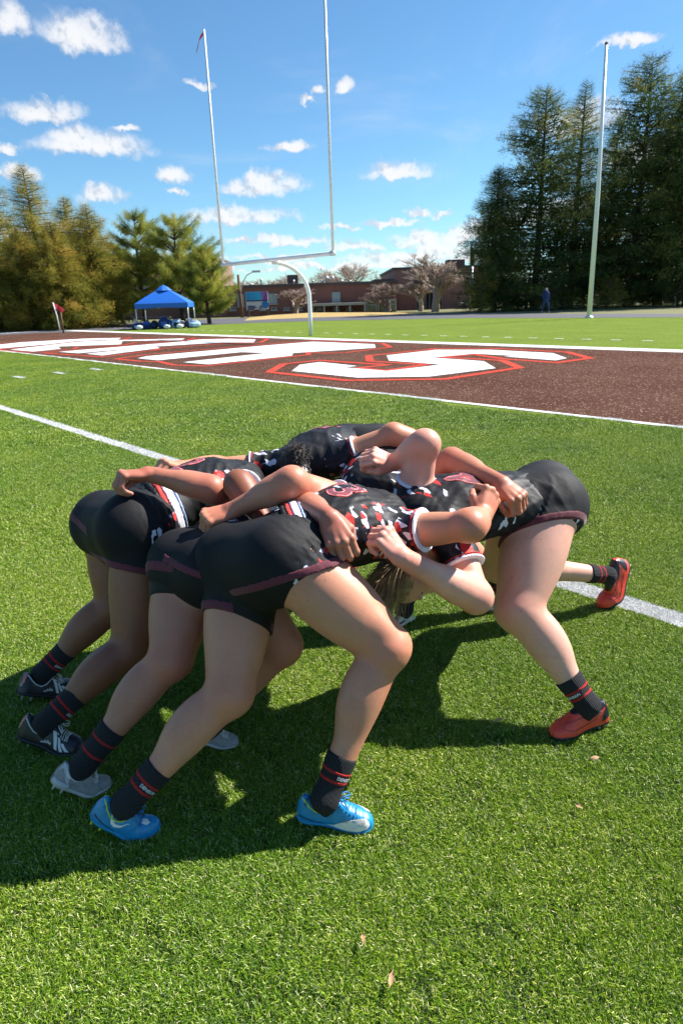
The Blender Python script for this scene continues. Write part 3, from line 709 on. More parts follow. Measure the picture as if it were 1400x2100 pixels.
    if style == 'red':
        for sg in near:
            sw = [(.035, .42), (.07, .20), (.12, .12), (.17, .18), (.205, .36), (.222, .62)]
            sw2 = [(.035, .42), (.09, .40), (.14, .46), (.17, .62), (.196, .86), (.222, .62)]
            for ln_ in (sw, sw2):
                MB().tube([surf(x, y, sg, .0006) for x, y in ln_], 0.0009, 5).build('swoosh_outline', M_darkline, boot, smooth=True)
            lay('collar_panel', poly_mesh([[(.012, .56), (.05, .48), (.09, .46), (.125, .56), (.150, .80), (.158, 1.0), (.012, 1.0)]], .006), lambda x, y: surf(x, y, sg, .0010), M_bblack, boot)
            lay('heel_panel', poly_mesh([[(.001, .15), (.020, .10), (.050, .08), (.030, .35), (.012, .60), (.002, .60)]], .006), lambda x, y: surf(x, y, sg, .0010), M_bblack, boot)
    if style == 'white':
        for sg in near:
            lay('stripe', poly_mesh([[(.10, .10), (.17, .10), (.20, .30), (.14, .22)]], .006), lambda x, y: surf(x, y, sg), M_darkline, boot)
            lay('heel_panel', poly_mesh([[(.001, .05), (.055, .05), (.040, .40), (.002, .55)]], .006), lambda x, y: surf(x, y, sg), M_lime, boot)
    if style != 'red':
        lm = dict(blue=M_lace, black=M_lacew, grey=M_lacew, white=M_laceb)[style]
        for k in range(5):
            x0 = .135 + k * .015; w_ = .022 - .0022 * k
            for sg in (1, -1):
                a, b = local(x0, PI / 2 - sg * .55), local(x0 + .012, PI / 2 + sg * .55); m_ = (a + b) / 2 + np.array([0, 0, .010])
                pp = [a, a * .7 + b * .3 + np.array([0, 0, .006]), m_ * 1.0 - np.array([0, 0, .002]), a * .3 + b * .7 + np.array([0, 0, .006]), b]
                MB().tube([wld(q) for q in pp], 0.0019, 5).build('lace', lm, boot, smooth=True)
        top = local(.130, PI / 2) + np.array([0, 0, .006])
        for sg in (1, -1):
            lp = [top, top + [.012, sg * .022, .012], top + [.034, sg * .034, .002], top + [.040, sg * .020, -.010], top + [.016, sg * .006, .002]]
            cr = []
            for i in range(len(lp) - 1):
                for q in range(4): cr.append(lp[i] * (1 - q / 4) + lp[i + 1] * q / 4)
            cr = np.array(cr + [lp[-1]]); cr[1:-1] = (cr[:-2] + cr[1:-1] * 2 + cr[2:]) / 4; cr[1:-1] = (cr[:-2] + cr[1:-1] * 2 + cr[2:]) / 4
            MB().tube([wld(q) for q in cr], 0.0019, 5).build('lace', lm, boot, smooth=True)
            MB().tube([wld(q) for q in [top, top + [.022, sg * .012, .006], top + [.040, sg * .030, -.004]]], 0.0018, 5).build('lace', lm, boot, smooth=True)
    return boot, wld(np.array([.086, 0, .096])), wld(np.array([.098, 0, .045]))
def P3(v): return at(*v)
def person(key, label, J, boots, hands, size=1.0, fat=1.0, head=None, hair='brown', number=None, hemw=True, skin_m=None, tw=1.0, grp='players bound together in the scrum', lo_sock=0.135, socktext=None, hide=(), hemtilt=0.45):
    Q = {k: P3(v) for k, v in J.items() if not k.startswith('_')}
    base = (Q['hR'] + Q['hL']) / 2; base[2] = 0
    root = thing('person', label, 'rugby player', tuple(base), 0, grp)
    OFF = -np.array([base[0], base[1], 0.0])
    class _Root: pass
    made = []
    def fin(o):
        if o is not None: made.append(o)
        return o
    B = {}
    for sd in ('R', 'L'):
        if sd in boots:
            b = boots[sd]; o, top, mid = build_boot(None, b['heel'], b['toe'], b.get('bend', 0), b['style'], sd, b['label'], None, b.get('roll', 0)); fin(o)
            Q['a' + sd] = top; B[sd] = mid
    H = (Q['hR'] + Q['hL']) / 2; S = (Q['sR'] + Q['sL']) / 2; Lt = np.linalg.norm(S - H); ax = nrm(S - H)
    lat = nrm((Q['hR'] - Q['hL']) / np.linalg.norm(Q['hR'] - Q['hL']) + (Q['sR'] - Q['sL']) / np.linalg.norm(Q['sR'] - Q['sL'])); lat = nrm(lat - ax * (lat @ ax))
    lh = nrm(Q['hR'] - Q['hL']); lh = nrm(lh - ax * (lh @ ax)); ls = nrm(Q['sR'] - Q['sL']); ls = nrm(ls - ax * (ls @ ax))
    dn = np.cross(lat, ax)
    if dn[2] < 0: dn = -dn
    Dh = np.cross(lh, ax); Dh *= np.sign(Dh @ dn); Ds = np.cross(ls, ax); Ds *= np.sign(Ds @ dn)
    tk = [-.25, -.1, 0, .2, .42, .65, .85, 1.0, 1.12]
    tw_ = np.array([.11, .155, .165, .158, .138, .150, .158, .135, .07]) * size * tw
    td_ = np.array([.09, .11, .115, .108, .100, .108, .108, .085, .055]) * size * tw
    def torso(tmin, tmax, ex=0.0):
        def fn(X, Y, Z):
            x, y, z = X - H[0], Y - H[1], Z - H[2]
            s = (x * ax[0] + y * ax[1] + z * ax[2]) / Lt; t = np.clip(s, tmin, tmax); u = np.clip(s, 0, 1)
            ww = np.interp(t, tk, tw_) + ex; dd = np.interp(t, tk, td_) + ex
            Lx, Ly, Lz = [lh[i] * (1 - u) + ls[i] * u for i in range(3)]; Dx, Dy, Dz = [Dh[i] * (1 - u) + Ds[i] * u for i in range(3)]
            off = 0.028 * np.sin(PI * np.clip(t, 0, 1)) * size
            vx, vy, vz = x - ax[0] * t * Lt - Dx * off, y - ax[1] * t * Lt - Dy * off, z - ax[2] * t * Lt - Dz * off
            a = vx * Lx + vy * Ly + vz * Lz; b = vx * Dx + vy * Dy + vz * Dz; c = (s - t) * Lt
            q1, q2, q3 = a / ww, b / dd, c / 0.07
            k1 = np.sqrt(q1 ** 2 + q2 ** 2 + q3 ** 2); k2 = np.sqrt((q1 / ww) ** 2 + (q2 / dd) ** 2 + (q3 / 0.07) ** 2)
            return k1 * (k1 - 1) / np.maximum(k2, 1e-4)
        e = np.array([.23, .23, .23]); a = H + ax * Lt * tmin; b = H + ax * Lt * tmax
        return dict(t='fn', fn=fn, lo=np.minimum(a, b) - e, hi=np.maximum(a, b) + e, k=0.05, pl=())
    rear = nrm(-ax * 0.62 + Dh * 0.55)
    glutes = []
    for sd, sg in (('R', 1), ('L', -1)):
        c = Q['h' + sd] + rear * 0.040 * size - lh * sg * 0.004
        glutes.append(ell(c, lh, ax, Dh, np.array((0.096, 0.112, 0.108)) * size * fat * tw, 0.045))
    glutes.append(ell((Q['hR'] + Q['hL']) / 2 + rear * .026, lh, ax, Dh, np.array((0.11, 0.105, 0.100)) * size * fat * tw, .05))
    legs = {}; thigh_cut = {}; body = [torso(-.12, 1.06)] + glutes
    for sd in ('R', 'L'):
        h_, k_, a_ = Q['h' + sd], Q['k' + sd], Q['a' + sd]
        td = nrm(k_ - h_); sd_ = nrm(a_ - k_); fw = nrm(td - sd_); fw = nrm(fw - td * (fw @ td) * 0.5)
        fs = nrm(fw - sd_ * (fw @ sd_)); ft = nrm(fw - td * (fw @ td))
        R0, R1, R2, R3 = .103 * fat * size, .066 * fat * size, .056 * fat * size, .033 * (0.5 + 0.5 * fat) * size
        pr = lambda t, s_=size * fat: 0.012 * s_ * np.sin(PI * np.clip(t, 0, 1))
        thigh = lambda pl=(), h_=h_, k_=k_, ft=ft, td=td, R0=R0, R1=R1, pr=pr: [cap(h_, k_, R0, R1, 0.035, pl, pr), ell(h_ * .55 + k_ * .45 + ft * .022 * size, np.cross(ft, td), td, ft, np.array((.070, .17, .070)) * size * fat, .04, pl), ell(h_ * .62 + k_ * .38 - ft * .020 * size, np.cross(ft, td), td, ft, np.array((.072, .15, .068)) * size * fat, .04, pl)]
        Lth = np.linalg.norm(k_ - h_); hl = J.get('_hems', {}).get(sd)
        if hl:
            e0, e1_ = ray(*hl[0]), ray(*hl[1]); dpt = (h_ + td * .12)[1]
            e0, e1_ = _C + e0 * dpt / e0[1], _C + e1_ * dpt / e1_[1]; ed = nrm(e1_ - e0); hn = nrm(td - (td @ ed) * ed)
            md = nrm(ray((hl[0][0] + hl[1][0]) / 2, (hl[0][1] + hl[1][1]) / 2)); wv_ = h_ - _C
            bq = td @ md; tl = (bq * (md @ wv_) - (td @ wv_)) / (1 - bq * bq); hem = h_ + td * np.clip(tl, .05, .3) - md * .10 * fat * size
        else:
            hn = nrm(td - .3 * ax); hem = h_ + td * Lth * .28
        thigh_cut[sd] = (thigh, hem, hn)
        body += thigh()
        body.append(cap(k_ + fs * .006, k_ + fs * .0065 + sd_ * .01, R1 * 0.98, R1 * .95, .035))
        body.append(ell(k_ + fw * 0.036 * size * fat, np.cross(fs, sd_), nrm(td + sd_), fw, np.array((.027, .034, .030)) * size * fat, .018))
        sx_ = nrm(np.cross(td, fw))
        for q_, o_, z_ in ((1, .040, .19), (-1, .042, .26)):
            body.append(ell(k_ - td * Lth * z_ + sx_ * q_ * o_ * size + ft * .026 * size, sx_, td, ft, np.array((.036, .074, .040)) * size * fat, .014))
            body.append(ell(k_ * .70 + a_ * .30 - fs * .024 * size + sx_ * q_ * .020 * size, sx_, sd_, fs, np.array((.034, .095, .043)) * size * fat, .012))
        body.append(cap(k_ + sd_ * .05 + fs * .030 * size, a_ * .8 + k_ * .2 + fs * .012 * size, .020 * size, .014 * size, .022))
        body.append(cap(k_, a_, R2, R3, .022))
        m_ = k_ * .68 + a_ * .32 - fs * .016 * size
        body.append(ell(m_, np.cross(fs, sd_), sd_, fs, np.array((.052, .125, .055)) * size * fat, .035))
        body.append(cap(a_, B.get(sd, a_ - [0, 0, .05]), R3, R3 * .5, .02))
        legs[sd] = (k_, a_, sd_, fs, R2, R3)
        if sd not in boots: pass
    arms = {}; sleeves = {}
    for sd, sg in (('R', 1), ('L', -1)):
        if 's' + sd not in Q: continue
        s_, e_ = Q['s' + sd], Q['e' + sd]; w_ = Q['w' + sd]
        r = size * (0.35 + 0.65 * fat); A0, A1, A2 = .053 * r, .0435 * r, .0280 * r
        body.append(cap(S - ax * .03, s_, .060 * r, .058 * r, .05))
        body.append(cap(s_, e_, A0, A1, .03, (), lambda t: 0.005 * np.sin(PI * np.clip(t * 1.2, 0, 1))))
        ud = nrm(e_ - s_); fd = nrm(w_ - e_); ob = nrm(ud - fd)
        body.append(cap(e_ + ob * .002, e_ + ob * .003,   .0405 * r, .0405 * r, .03))
        fore = [cap(e_, w_, A1 * 1.02, A2, .02, (), lambda t: .0085 * np.sin(PI * np.clip(t * 1.45 + .12, 0, 1)))]
        fl = nrm(np.cross(fd, dn)); fore.append(ell(e_ * .70 + w_ * .30, fl, fd, np.cross(fl, fd), np.array((.044, .095, .040)) * r, .02))
        body += fore; arms[sd] = (e_, w_, fore, A2)
        ts = J.get('_slv', {}).get(sd, .52) if isinstance(J.get('_slv', {}), dict) else .52
        Lu = np.linalg.norm(e_ - s_); cut = s_ + ud * Lu * ts
        sleeves[sd] = (s_, e_, ud, cut, A0)
    # head
    hd = Q.get('hd', S + ax * 0.16 - dn * 0.10); crown = nrm(head['crown']) if head else nrm(ax - dn * .4)
    face = nrm(head['face']) if head else nrm(-dn - ax * .4); face = nrm(face - crown * (face @ crown)); ear = np.cross(crown, face)
    hs = 0.93 * size
    nk = S + ax * .03
    body.append(cap(nk - ax * .02, hd - crown * .055, .056 * size, .050 * size, .03))
    HP = lambda e, f, c: hd + (ear * e + face * f + crown * c) * hs
    body.append(ell(HP(0, -.008, .030), ear, face, crown, np.array((.074, .096, .086)) * hs, .02))
    body.append(ell(HP(0, .030, -.040), ear, face, crown, np.array((.056, .062, .070)) * hs, .03))
    body.append(cap(HP(0, .062, -.088), HP(0, .064, -.090), .018 * hs, .018 * hs, .02))
    body.append(cap(HP(0, .084, .010), HP(0, .104, -.028), .009 * hs, .013 * hs, .010))
    for q in (1, -1):
        body.append(ell(HP(.036 * q, .070, -.022), ear, face, crown, np.array((.020, .018, .016)) * hs, .015))
        body.append(ell(HP(.034 * q, .085, .030), ear, face, crown, np.array((.024, .008, .008)) * hs, .012))
        body.append(ell(HP(.076 * q, -.008, -.008), ear * q + face * -.35, face, crown, np.array((.008, .019, .032)) * hs, .004))
        body.append(ell(HP(.079 * q, -.012, -.006), ear * q + face * -.5, face, crown, np.array((.011, .009, .018)) * hs, .003))
    body.append(ell(HP(0, .088, -.058), ear, face, crown, np.array((.024, .010, .008)) * hs, .006))
    V, F = sdf_mesh(body, 0.0072)
    Vs, Fs = [V], [F]; n0 = len(V)
    for sd, hdn in hands.items():
        e_, w_, fore, A2 = arms[sd]
        kn = P3(hdn['to']) if len(hdn['to']) == 3 else w_ + np.array(hdn['to'][1:])
        X = nrm(kn - w_); Z = nrm(hdn['up']); Z = nrm(Z - X * (Z @ X)); Y = np.cross(Z, X); M = np.array([X, Y, Z])
        hpr = hand_prims(sd, hdn.get('curl', (68, 78, 45)), hdn.get('thumb', 'wrap'), sc=1.10 * size * hdn.get('s', 1))
        a_ = M @ (e_ - w_); L_ = np.linalg.norm(a_); st = a_ * min(1, .075 / L_)
        tt = 1 - .075 / L_; ra = A2 + (.0435 * size * (0.35 + 0.65 * fat) * 1.02 - A2) * (1 - tt) + .0085 * math.sin(PI * min(1, tt * 1.45 + .12)) * 1.0
        hpr.append(cap(st, (0.004, 0, 0), ra, A2 * 0.98, .014))
        hv, hf = sdf_mesh(hpr, 0.0030 * hdn.get('s', 1))
        Vs.append(hv @ M + w_); Fs.append(hf + n0); n0 += len(hv)
    body_o = npmesh('body', np.concatenate(Vs) + OFF, np.concatenate(Fs), skin_m or SK[key], root, True)
    VV = np.concatenate(Vs); jt = np.zeros(len(VV))
    for nm_ in ('kR', 'kL', 'eR', 'eL', 'wR', 'wL'):
        if nm_ in Q: jt = np.maximum(jt, np.exp(-(np.linalg.norm(VV - Q[nm_], axis=1) / (.085 if nm_[0] != 'w' else .10)) ** 2))
    mesh_attr(body_o, 'joint', jt)
    # ---- shorts
    def coords(P):
        x = P - H; t = x @ ax; return np.stack([t, x @ lh, x @ Dh], 1)
    tp_ = torso(-.15, .27); tp_['pl'] = ((H + ax * .26 * Lt, ax),)
    sp = [tp_] + [dict(g) for g in glutes]
    for sd in ('R', 'L'):
        th, hem, hn = thigh_cut[sd]; sp += th(((hem - hn * .016, hn),))
    fw1 = folds(hash(key) % 97 + 3 if False else ord(key) + 3, 0.034, 0.0050, axis=ax)
    fw2 = folds(ord(key) + 61, 0.085, 0.010, axis=nrm(ax + .35 * Dh))
    def warp(P):
        c = coords(P); m = np.clip((c[:, 0] + .05) / .11, 0, 1) * np.clip(1.25 - c[:, 2] / .10, 0.30, 1); m = np.maximum(m * 2.4, 0.10)
        m2 = np.clip((c[:, 0] + .03) / .09, 0, 1) * np.clip((np.abs(c[:, 1]) - .05) / .06, 0, 1)
        fd_ = np.ones(len(P))
        for q_ in ('R', 'L'):
            fd_ = np.minimum(fd_, np.clip((np.abs((P - thigh_cut[q_][1]) @ thigh_cut[q_][2]) - .012) / .035, 0.12, 1))
        return (fw1(P) * m * .7 + fw2(P) * m2) * fd_ - 0.0016 * np.exp(-((c[:, 1] / .004) ** 2)) * -1.0
    V, F = sdf_mesh(sp, 0.0066, grow=0.0085, warp=warp)
    sh = npmesh('shorts', V + OFF, F, M_shorts, root, True)
    c = coords(V); side = np.abs(c[:, 1]); mk = ((side > .125) & (c[:, 0] > -.02 + .25 * (c[:, 2] + .02)) & (c[:, 2] < .035)).astype(float); mesh_attr(sh, 'loc', c * [1, 1, 1]); mesh_attr(sh, 'print', mk)
    for sd in ('R', 'L'):
        th, hem, hn = thigh_cut[sd]
        sag = -lh if sd == 'R' else lh
        hp = [tp_] + [dict(g) for g in glutes] + th()
        V, F = sdf_mesh(hp, 0.0052, grow=0.0102, warp=warp, cuts=((hem, hn), (hem - hn * .025, -hn), (H + sag * .03, sag)))
        hb = npmesh('hem_band', V + OFF, F, M_hem, sh, True)
    if key in 'B':
        for sd in ('R', 'L'):
            th, hem, hn = thigh_cut[sd]; td = nrm(Q['k' + sd] - Q['h' + sd]); up2 = np.array([0, 0, 1.0])
            n2 = nrm(td * .7 + hn * .3); q = hem + td * .030
            V, F = sdf_mesh([tp_] + [dict(g) for g in glutes] + th(), 0.006, grow=0.0045, cuts=((q, n2), (hem - hn * .06, -hn))); tag(npmesh('undershorts', V + OFF, F, M_under, root, True))
    # ---- jersey
    jp = [torso(.16, 1.04, .004)]
    for sd in sleeves:
        s_, e_, ud, cut, A0 = sleeves[sd]
        jp.append(cap(S - ax * .03, s_, .064 * size, .064 * size, .05)); jp.append(cap(s_, e_, A0 + .001, A0 + .011, .028, ((cut - ud * .014, ud),)))
    jp.append(cap(S, S + ax * .05, .060 * size, .056 * size, .04))
    f1 = folds(ord(key) * 3 + 1, 0.085, 0.0075, axis=nrm(lat + .5 * ax)); f2 = folds(ord(key) * 5 + 2, 0.045, 0.0028, axis=nrm(lat - .3 * ax))
    hemcut = H + ax * Lt * .13
    V, F = sdf_mesh(jp, 0.0066, grow=0.0115, warp=lambda P: f1(P) + f2(P), cuts=((hemcut, -ax),))
    je = npmesh('jersey', V + OFF, F, M_jersey, root, True)
    c = coords(V); d2 = np.minimum.reduce([np.linalg.norm(V - (sleeves[s][0] * .6 + sleeves[s][1] * .4), axis=1) for s in sleeves]) if sleeves else np.full(len(V), 9)
    mk = ((d2 < .135 + .03 * np.sin(c[:, 0] * 40)) | ((np.abs(c[:, 1]) > .140) & (c[:, 0] > .50 * Lt)) | ((np.abs(c[:, 1]) > .15) & (c[:, 0] < .30 * Lt))).astype(float)
    mesh_attr(je, 'loc', c); mesh_attr(je, 'print', mk)
    for sd in sleeves:
        s_, e_, ud, cut, A0 = sleeves[sd]
        V, F = sdf_mesh([cap(s_, e_, A0 + .001, A0 + .011, .028)], 0.0036, grow=0.0122, cuts=((cut + ud * .002, ud), (cut - ud * .006, -ud)))
        npmesh('cuff', V + OFF, F, M_white, je, True)
        V, F = sdf_mesh([cap(s_, e_, A0 + .001, A0 + .011, .028)], 0.0036, grow=0.0120, cuts=((cut - ud * .011, ud), (cut - ud * .015, -ud)))
        npmesh('cuff_stripe', V + OFF, F, M_redc, je, True)
    if hemw:   # turned-up jersey hem with its white, red and pale blue stripes
        for a0, a1, mt, gr, nm in ((.235, .275, M_jersey, .0205, 'hem_roll'), (.280, .318, M_redc, .0180, 'hem_stripe'), (.323, .385, M_white, .0180, 'hem_stripe'), (.390, .410, M_blue, .0175, 'hem_stripe')):
            tp = torso(.02, .5, .004); tilt = nrm(ax + .35 * lat * (1 if key in 'C' else .4))
            q0, q1 = H + ax * Lt * (a0 - .03), H + ax * Lt * (a1 - .03)
            d, lo = evaluate([tp], 0.0060, grow=gr, warp=lambda P: 1.2 * f1(P) + f2(P), cuts=((q1, tilt), (q0, -tilt)))
            V, F = surface_net(d, lo, 0.0060)
            if len(V):
                o = npmesh(nm, V + OFF, F, mt, je, True)
                if nm == 'hem_roll': mesh_attr(o, 'loc', coords(V)); mesh_attr(o, 'print', np.zeros(len(V)))
    if number:
        txt, tpos, siz = number
        org = H + ax * Lt * tpos + dn * .1 + OFF
        fn = projector(je, org, np.cross(ax, dn), ax)
        lay('number_edge', text_mesh(txt, siz, .0062), lambda x, y: fn(x, y, .0), M_numedge, je)
        lay('number_line', text_mesh(txt, siz, .0038), lambda x, y: fn(x, y, .0007), M_numline, je)
        lay('number_line', text_mesh(txt, siz, .0022), lambda x, y: fn(x, y, .0012), M_numedge, je)
        lay('number', text_mesh(txt, siz, .0), lambda x, y: fn(x, y, .0018), M_num, je)
    if key in 'BC':
        org = H + ax * Lt * .22 + dn * .1 + OFF - lat * (.0 if key == 'B' else 0.05)
        fn = projector(je, org, np.cross(ax, dn) * -1, ax * -1, .004)
        lay('hem_lettering', text_mesh('SKUMA' if key == 'B' else 'KUMA', .034, step=.006, bold=.0006), fn, M_white, je)
    # ---- socks
    for sd in ('R', 'L'):
        k_, a_, sd_, fs, R2, R3 = legs[sd]; up_ = -sd_
        Ls = lo_sock * size; Lk = np.linalg.norm(k_ - a_); rt = R3 + (R2 - R3) * Ls / Lk + .004
        topc = a_ + up_ * Ls; e1 = nrm(np.cross(up_, fs)); e2 = np.cross(up_, e1)
        calf = lambda g=0: [cap(a_ - up_ * .0, k_, R3 + .001, R2 + .001, .02), cap(a_, B.get(sd, a_ - up_ * .05), R3 + .001, R3 * .55, .02)]
        fwr = folds(ord(key) + ord(sd), 0.03, 0.0022, axis=up_)
        def ribs(P):
            x = P - a_; t = x @ up_; return fwr(P) * np.clip((.07 - t) / .05, 0, 1) + 0.0012 * np.sin(t * 60 + ord(key))
        V, F = sdf_mesh(calf(), 0.0042, grow=0.0035, warp=ribs, cuts=((topc, up_),))
        so = npmesh('sock', V + OFF, F, M_sock, root, True)
        def sl(P): x = P - a_; return np.stack([np.arctan2(x @ e1, x @ e2), x @ up_, x @ up_ * 0], 1)
        mesh_attr(so, 'loc', sl(V))
        for off in ((.040, .066) if key != 'B' else (.040, .090)):
            V, F = sdf_mesh(calf(), 0.0036, grow=0.0050, warp=ribs, cuts=((topc - up_ * off, up_), (topc - up_ * (off + .0095), -up_)))
            if len(V):
                o = npmesh('sock_stripe', V + OFF, F, M_sockred, so, True); mesh_attr(o, 'loc', sl(V))
        if socktext and sd in socktext:
            ang = socktext[sd]
            def cyl(x, y):
                t = Ls - .057 + y; r = R3 + (R2 - R3) * t / Lk + .0062; th = ang - x / r
                return tuple(a_ + up_ * t + (e2 * math.cos(th) + e1 * math.sin(th)) * r + OFF)
            lay('sock_lettering', text_mesh('DENISON', .0135, step=.006, bold=.0002), cyl, M_sockwhite, so)
    # ---- boots already built in world space: hang them on the person
    for o in made:
        o.parent = root; o.matrix_parent_inverse = Matrix.Translation((-base[0], -base[1], 0))
    # ---- hair
    hm = dict(brown=M_hairbrown, dark=M_hairdark, blond=M_hairblond)[hair]
    hp = [ell(HP(0, -.020, .036), ear, face, crown, np.array((.082, .098, .092)) * hs, .02, ((HP(0, .045, 0), nrm(face * .9 - crown * .45)),)), ell(HP(0, -.055, -.030), ear, face, crown, np.array((.066, .048, .062)) * hs, .03, ((HP(0, -.030, 0), face),))]
    V, F = sdf_mesh(hp, 0.005, warp=folds(ord(key) + 40, .018, .005, axis=ear))
    ho = npmesh('hair', V + OFF, F, hm, root, True); mesh_attr(ho, 'tint', (0.35 + 0.3 * np.sin(V @ (ear * 400) + 3 * np.sin(V @ crown * 60))))
    ctx = dict(root=root, OFF=OFF, HP=HP, ear=ear, face=face, crown=crown, hm=hm, H=H, S=S, ax=ax, dn=dn, lat=lat, hair=ho, je=je, sh=sh, Q=Q)
    for q in (1, -1):
        g = MB(); e = HP(.033 * q, .086, .014)
        V, F = sdf_mesh([ell(HP(.033 * q, .0735, .014), ear, face, crown, np.array((.0115, .008, .0055)) * hs, .01)], .0035); npmesh('eye', V + OFF, F, M_eye, root, True)
    V, F = sdf_mesh([ell(HP(0, .093, -.058), ear, face, crown, np.array((.020, .008, .0065)) * hs, .01)], .003); npmesh('mouth', V + OFF, F, M_lip, root, True)
    return ctx
def strands(name, ctx, gens, r=0.0009):
    """gens: list of (start, dir, length, gravity, curl, tint)"""
    V = []; F = []; T = []
    for (p, d, L, gr, cu, tint) in gens:
        n = 9; p = np.array(p, float); d = nrm(d); q = p.copy(); pts = [q.copy()]; axs = nrm(rng.normal(size=3))
        for i in range(n):
            d = nrm(d + np.array([0, 0, -gr]) + cu * np.cross(axs, d) * math.sin(i * 1.3 + tint * 9)); q = q + d * L / n; pts.append(q.copy())
        b0 = len(V)
        for i, pt in enumerate(pts):
            rr = r * (1.0 if i < 2 else 1.35 * (1 - i / (n + 1.0)) + .25); t = nrm(pts[min(i + 1, n)] - pts[max(i - 1, 0)]); u = nrm(np.cross(t, (0.3, -.8, .5))); v = np.cross(t, u)
            for k in range(3): a = 2.094 * k; V.append(pt + (u * math.cos(a) + v * math.sin(a)) * rr); T.append(tint)
        for i in range(n):
            for k in range(3): F.append((b0 + i * 3 + k, b0 + i * 3 + (k + 1) % 3, b0 + (i + 1) * 3 + (k + 1) % 3, b0 + (i + 1) * 3 + k))
    o = npmesh(name, np.array(V) + ctx['OFF'], np.array(F), ctx['hm'], ctx['root'], True); mesh_attr(o, 'tint', np.array(T)); return o
UPZ = (0, 0, 1)
G = ground
# ---------------------------------------------------------------- the six players
C_ = person('C', 'nearest player bent forward, black shorts with maroon hems, bright blue boots',
    dict(kR=(790, 1326, 1.66), hR=(606, 1156, 1.76), kL=(470, 1420, 1.66), hL=(500, 1160, 1.92), sR=(812, 1092, 1.93), sL=(728, 1040, 2.16),
         eR=(962, 1078, 1.80), wR=(990, 1058, 1.96), eL=(598, 988, 1.98), wL=(478, 1046, 1.99), hd=(850, 1130, 2.12), _hems=dict(R=((520, 1238), (688, 1186)), L=((405, 1234), (545, 1286))), _slv={'R': .40, 'L': .34}),
    dict(R=dict(heel=G(608, 1668, .030), toe=G(766, 1692, .006), bend=8, style='blue', label='front blue boot with a large white swoosh round the toe', roll=0.15),
         L=dict(heel=G(186, 1664, .080), toe=G(330, 1696, .006), bend=38, style='blue', label='rear blue boot with heel lifted', roll=.1)),
    dict(R=dict(to=(1008, 1012, 2.02), up=(.55, -.75, .35)), L=dict(to=(430, 1060, 1.97), up=(-.3, -.35, .9))),
    fat=1.02, tw=1.10, number=('13', .74, .17), head=dict(crown=(.55, .35, -.75), face=(-.5, -.3, -.6)), socktext=dict(R=3.9, L=3.9))
B_ = person('B', 'middle player of the left row, black undershorts showing, silver boots',
    dict(kL=(350, 1350, 1.82), hL=(388, 1160, 2.04), kR=(575, 1322, 1.90), hR=(455, 1175, 1.94), sL=(520, 1072, 2.38), sR=(620, 1095, 2.20),
         eL=(432, 1003, 2.20), wL=(306, 972, 2.20), eR=(628, 1040, 1.98), wR=(674, 1060, 1.78), _hems=dict(L=((312, 1168), (420, 1240)), R=((385, 1228), (470, 1250))), _slv={'R': .3, 'L': .3}),
    dict(L=dict(heel=G(104, 1598, .080), toe=G(230, 1606, .006), bend=36, style='grey', label='rear silver boot with heel lifted'),
         R=dict(heel=G(386, 1512, .05), toe=G(490, 1524, .006), bend=20, style='grey', label='front silver boot')),
    dict(L=dict(to=(268, 974, 2.18), up=(-.1, .1, 1), curl=(60, 60, 30)), R=dict(to=(690, 1096, 1.74), up=(.1, -.95, .35), curl=(38, 60, 30))),
    fat=1.0, lo_sock=.15)
A_ = person('A', 'far left player with deep brown skin, black boots with three pale stripes',
    dict(kL=(236, 1238, 2.30), hL=(238, 1080, 2.40), kR=(270, 1328, 2.06), hR=(298, 1088, 2.20), sR=(508, 1015, 2.46), sL=(470, 975, 2.74),
         eR=(490, 994, 2.12), wR=(538, 1062, 2.02), eL=(620, 935, 2.85), wL=(668, 905, 3.0), _hems=dict(L=((148, 1130), (190, 1165)), R=((192, 1162), (312, 1186))), _slv={'R': .62, 'L': .5}),
    dict(L=dict(heel=G(34, 1420, .070), toe=G(154, 1404, .006), bend=25, style='black', label='far black boot with white trim'),
         R=dict(heel=G(38, 1502, .068), toe=G(174, 1538, .006), bend=22, style='black', label='near black boot with silver stripes')),
    dict(R=dict(to=(552, 1085, 1.98), up=(.5, -.5, .5))),
    fat=1.02, tw=1.13, number=('2', .60, .20), socktext=dict(R=3.7, L=3.7), lo_sock=.125)
D_ = person('D', 'fair skinned player pushing from the right, red boots with black collars',
    dict(kL=(1062, 1250, 2.05), hL=(1114, 1050, 2.28), kR=(1022, 1158, 2.66), hR=(1100, 1024, 2.44), sL=(918, 1092, 2.04), sR=(845, 1022, 2.24),
         eL=(975, 1224, 1.86), wL=(824, 1144, 1.74), eR=(870, 912, 2.20), wR=(806, 950, 2.32), hd=(838, 1180, 2.03), _hems=dict(L=((1012, 1068), (1204, 1016))  ), _slv={'R': .34, 'L': .55}),
    dict(L=dict(heel=G(1244, 1470, .03), toe=G(1128, 1510, .008), bend=8, style='red', label='near red boot planted in front'),
         R=dict(heel=at(1278, 1146, 2.86), toe=G(1230, 1248, .004), bend=38, style='red', label='rear red boot up on its toes')),
    dict(R=dict(to=(770, 936, 2.30), up=(.1, -.65, .75), curl=(52, 70, 40)), L=dict(to=(790, 1102, 1.76), up=(.72, -.66, .25), curl=(62, 80, 50))),
    fat=1.20, size=.97, tw=1.0, hemw=False, number=('4', .74, .19), head=dict(crown=(-.72, -.25, -.62), face=(.18, -.30, -.92)), hair='blond', socktext=dict(L=2.6, R=3.0), lo_sock=.115)
